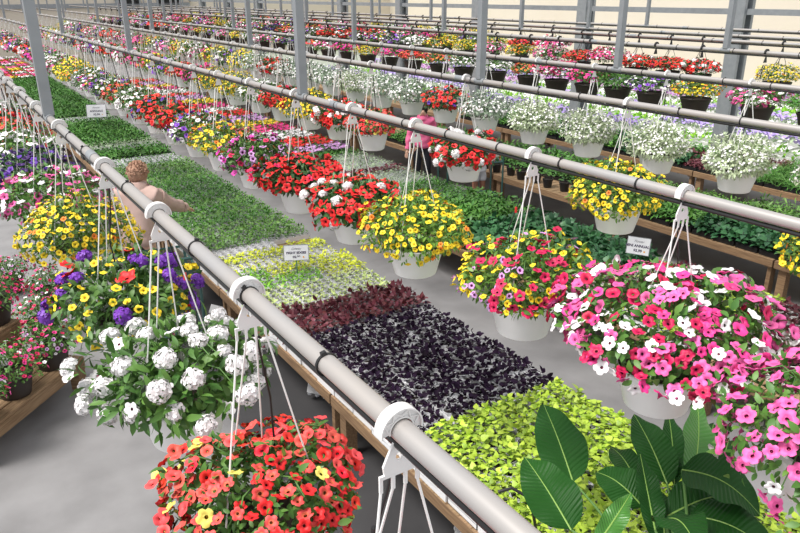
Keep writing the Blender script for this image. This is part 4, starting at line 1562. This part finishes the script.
def person(pos, rz, h, label, skin, hair, top, bottom, arm_l, arm_r, lean=0.0, head_turn=0.0, long_sleeve=True, trousers=True, hair_long=False):
    """stands facing +y in its own frame; arm_* = hand position (m) in the unit-height frame"""
    root = thing('person', label, 'person', pos, rz)
    S = h
    yl = lambda z: lean * max(0, z - .52)            # forward lean above the hips
    P = lambda x, y, z: Vector((x, y + yl(z), z)) * S
    pelvis, waist, chest, neck0, neck = P(0, 0, .53), P(0, 0, .62), P(0, 0, .74), P(0, 0, .82), P(0, .008, .865)
    head, crown = P(0, .02, .925), P(0, .012, .975)
    V = [pelvis, waist, chest, neck0, neck, head, crown]
    E = [(0, 1), (1, 2), (2, 3), (3, 4), (4, 5), (5, 6)]
    Rr = [(.088 * S, .066 * S), (.078 * S, .058 * S), (.092 * S, .062 * S), (.06 * S, .045 * S), .034 * S, (.050 * S, .058 * S), (.036 * S, .042 * S)]
    arms_, legs_ = [], []
    for sx, hand in ((-1, arm_l), (1, arm_r)):
        sh = P(sx * .105, 0, .80)
        hd = Vector((hand[0], hand[1], hand[2])) * S
        mid = sh.lerp(hd, .5)
        reach = .172 * S * 2
        d = (hd - sh).length
        if d > reach * .995:
            hd = sh + (hd - sh).normalized() * reach * .995
            mid = sh.lerp(hd, .5)
            d = (hd - sh).length
        bend = math.sqrt(max(0, (reach / 2) ** 2 - (d / 2) ** 2))
        mid = mid + Vector((sx * .5, -.3, -.8)).normalized() * bend
        i = len(V)
        V += [sh, mid, hd]
        E += [(2 if False else 3, i), (i, i + 1), (i + 1, i + 2)]
        Rr += [.038 * S, .027 * S, .019 * S]
        arms_.append((sh, mid, hd))
        fw = (hd - mid).normalized()
        sd = fw.cross(Vector((0, 0, 1))).normalized()
        palm = hd + fw * .030 * S
        j = len(V)
        V.append(palm)
        E.append((i + 2, j))
        Rr.append((.022 * S, .012 * S))
        for q, (off, ln) in enumerate(((-.017, .040), (-.006, .046), (.006, .043), (.016, .034))):
            a = len(V)
            V += [palm + fw * .016 * S + sd * off * S, palm + fw * (.016 + ln * .55) * S + sd * off * 1.15 * S + Vector((0, 0, -.006 * S)), palm + fw * (.014 + ln) * S + sd * off * 1.2 * S + Vector((0, 0, -.018 * S))]
            E += [(j, a), (a, a + 1), (a + 1, a + 2)]
            Rr += [.0054 * S, .005 * S, .004 * S]
        a = len(V)
        V += [hd + fw * .016 * S - sd * sx * .020 * S, hd + fw * .040 * S - sd * sx * .033 * S]
        E += [(j, a), (a, a + 1)]
        Rr += [.0062 * S, .0046 * S]
    for sx in (-1, 1):
        hip, knee, ank, toe = P(sx * .055, 0, .50), P(sx * .06, .012, .285), P(sx * .06, -.008, .05), P(sx * .068, .085, .018)
        i = len(V)
        V += [hip, knee, ank, toe]
        E += [(0, i), (i, i + 1), (i + 1, i + 2), (i + 2, i + 3)]
        Rr += [.062 * S, .042 * S, .026 * S, (.026 * S, .016 * S)]
        legs_.append((hip, knee, ank, toe))
    # face: nose and chin as extra branches
    i = len(V)
    V += [P(0, .078, .918), P(0, .056, .885)]
    E += [(5, i), (5, i + 1)]
    Rr += [.010 * S, .020 * S]
    link('body', skin_mesh('body', V, E, Rr, skin), root)
    hm = MB()
    prof = [(0.0, .062), (.03, .057), (.05, .038), (.058, .01), (.056, -.022), (.046, -.045), (.03, -.05)]
    hm.lathe([(r * S, z * S) for r, z in prof], hair, 24)
    hm.v = [(x * 1.0, y * 1.18 - (.016 * S if z < .02 * S else .006 * S), z) for x, y, z in hm.v]
    hm.v = [(x, min(y, .045 * S) if z < .03 * S else y, z) for x, y, z in hm.v]
    hm.v = [(x + head.x, y + head.y, z + head.z + .012 * S) for x, y, z in hm.v]
    if hair_long:
        b = head + Vector((0, -.045 * S, 0))
        hm.tube([b, b + Vector((0, -.02 * S, -.06 * S)), b + Vector((0, -.015 * S, -.13 * S))], [.05 * S, .045 * S, .02 * S], hair, 12)
    gh = random.Random(int(h * 100))
    hm.v = [(x + gh.gauss(0, .003 * S), y + gh.gauss(0, .003 * S), z + gh.gauss(0, .003 * S)) for x, y, z in hm.v]
    for i in range(150):
        th, ph = gh.uniform(0, 1.75), gh.uniform(0, 2 * PI)
        q = Vector((.058 * math.sin(th) * math.cos(ph), .068 * math.sin(th) * math.sin(ph) - .012, .064 * math.cos(th) + .012)) * S
        if q.y > .03 * S and q.z < .03 * S:
            continue
        q += head
        d = Vector((gh.gauss(0, 1), gh.gauss(0, 1), gh.gauss(-.6, .6))).normalized() * .022 * S
        o = (q - head).normalized() * .006 * S
        hm.tube([q - d * .5 - o, q + o, q + d * .5 - o], [.004 * S, .008 * S, .003 * S], hair, 5)
    link('hair', hm.mesh('hair'), root)
    for sx in (-1, 1):
        ey = MB()
        ey.lathe([(0.0001, .010), (.006, .007), (.0085, 0), (.006, -.007), (.0001, -.010)], BLACK, 10)
        c = head + Vector((sx * .021 * S, .058 * S, .006 * S))
        ey.v = [(x * .55 * S + c.x, z * .4 * S + c.y, y * .5 * S + c.z) for x, y, z in ey.v]
        link('eye', ey.mesh('eye'), root)
    mo = MB()
    mo.tube([head + Vector((-.018 * S, .064 * S, -.034 * S)), head + Vector((0, .072 * S, -.036 * S)), head + Vector((.018 * S, .064 * S, -.034 * S))], .004 * S, mat('lips', (.5, .15, .14), .5), 6)
    link('mouth', mo.mesh('mouth'), root)
    # upper garment
    k = 1.13
    V = [P(0, 0, .47), P(0, 0, .54), waist, chest, neck0 + Vector((0, 0, .004 * S)), P(0, .004, .845)]
    E = [(0, 1), (1, 2), (2, 3), (3, 4), (4, 5)]
    Rr = [(.108 * S, .086 * S), (.106 * S, .083 * S), (.096 * S, .074 * S), (.107 * S, .077 * S), (.078 * S, .06 * S), (.042 * S, .042 * S)]
    for sh, mid, hd in arms_:
        i = len(V)
        end = mid.lerp(hd, .9) if long_sleeve else sh.lerp(mid, .6)
        V += [sh, sh.lerp(mid, .5) if not long_sleeve else mid, end]
        E += [(4, i), (i, i + 1), (i + 1, i + 2)]
        Rr += [.049 * S, .038 * S, .029 * S if long_sleeve else .038 * S]
    jk = link('jacket' if long_sleeve else 'shirt', skin_mesh('jacket', V, E, [tuple(q * 1.14 for q in r) if isinstance(r, tuple) else r * 1.3 for r in Rr], top), root)
    for v_ in jk.data.vertices:
        c_ = v_.co
        v_.co = c_ + v_.normal * (.0065 * math.sin(c_.z * 46 + c_.x * 21 + 2 * math.sin(c_.y * 19)) + .004 * math.sin(c_.x * 55 - c_.z * 23))
    jk.data.update()
    # shoulder and sleeve seams
    sm = MB()
    for sh, mid, hd in arms_:
        dd = (mid - sh).normalized()
        aa = dd.orthogonal().normalized()
        bb = dd.cross(aa)
        sm.tube([sh + dd * .03 * S + (aa * math.cos(t_ * PI / 8) + bb * math.sin(t_ * PI / 8)) * .0585 * S for t_ in range(17)], .003 * S, top, 5)
    link('seam', sm.mesh('seam'), jk)
    cl = MB()
    cl.lathe([(.038 * S, .005 * S), (.062 * S, -.02 * S), (.076 * S, -.024 * S), (.062 * S, .020 * S), (.044 * S, .034 * S), (.038 * S, .03 * S)], top, 20, neck0 + Vector((0, 0, .036 * S)))
    link('collar', cl.mesh('collar'), jk)
    for sh, mid, hd in arms_:
        if long_sleeve:
            e = mid.lerp(hd, .9)
            cf = MB()
            cf.tube([e - (hd - mid).normalized() * .02 * S, e + (hd - mid).normalized() * .008 * S], .0335 * S, top, 14)
            link('cuff', cf.mesh('cuff'), jk)
    V, E, Rr = [P(0, 0, .55), P(0, 0, .51)], [(0, 1)], [(.093 * S, .071 * S), (.092 * S, .072 * S)]
    for hip, knee, ank, toe in legs_:
        i = len(V)
        if trousers:
            V += [hip, knee, ank + Vector((0, 0, .01 * S))]
            E += [(1, i), (i, i + 1), (i + 1, i + 2)]
            Rr += [.069 * S, .052 * S, .04 * S]
        else:
            V += [hip, hip.lerp(knee, .75)]
            E += [(1, i), (i, i + 1)]
            Rr += [.07 * S, .062 * S]
    link('trousers' if trousers else 'shorts', skin_mesh('trousers', V, E, Rr, bottom), root)
    for hip, knee, ank, toe in legs_:
        link('shoe', skin_mesh('shoe', [ank - Vector((0, .02 * S, .022 * S)), ank + Vector((0, .03 * S, -.028 * S)), toe + Vector((0, .01 * S, 0))], [(0, 1), (1, 2)], [(.034 * S, .025 * S), (.034 * S, .022 * S), (.028 * S, .017 * S)], BLACK, 2), root)


person((1.47, 7.24, 0), math.radians(-42), 1.62, 'person with short pale hair in a beige pink jacket reaching over the green flats', SKIN, HAIRL, JACKET, NAVY,
       (-.16, .12, .50), (.16, .36, .64), lean=.22)
person((6.95, 10.1, 0), math.radians(150), 1.42, 'person with dark hair in a bright pink jacket standing in the aisle', SKIN, HAIRD, PINKC, NAVY,
       (-.17, .05, .46), (.19, .06, .46), hair_long=True)
person((7.02, 8.62, 0), math.radians(170), 1.12, 'small child in pale shirt and shorts with bare legs beside the wire cart', SKIN2, HAIRD, PALEC, PALEC,
       (-.17, .04, .47), (.17, .06, .47), long_sleeve=False, trousers=False)


# ------------------------------------------------------------------ vents in the end wall, hose beside the big plant
for k, u in enumerate((128, 169)):
    r = RW @ np.array([u - 400, 3 - 266.5, F])
    q = r * (39.9 / r[1])
    vr = thing('wall_vent', ('dark louvred vent in the end wall, left of the pair', 'dark louvred vent in the end wall, right of the pair')[k], 'vent', (q[0], 39.9, 2.45), 0, 'vents in the end wall')
    f = MB()
    for x0, x1, z0, z1 in ((-.62, -.55, 0, 1.1), (.55, .62, 0, 1.1), (-.55, .55, 0, .07), (-.55, .55, 1.03, 1.1)):
        f.box(x0, x1, -.06, .08, z0, z1, STEEL2)
    link('vent_frame', f.mesh('vent_frame', False), vr)
    f = MB()
    for i in range(12):
        z = .1 + i * .078
        f.box(-.55, .55, -.03, .03, z, z + .035, BLACK)
    f.box(-.55, .55, .04, .05, .07, 1.03, BLACK)
    link('louvres', f.mesh('louvres', False), vr)
hp = [at(498, 492, 1.0), at(512, 488, 1.02), at(526, 496, 1.0), at(533, 512, .9), at(536, 530, .75), at(538, 545, .6)]
hb = MB()
hb.tube([(q - hp[-1]) for q in hp], .008, BLACK, 8)
ho = thing('hose', 'black hose arching over the lime leaves beside the big dark green plant', 'hose', hp[-1], 0, None, hb.mesh('hose'))
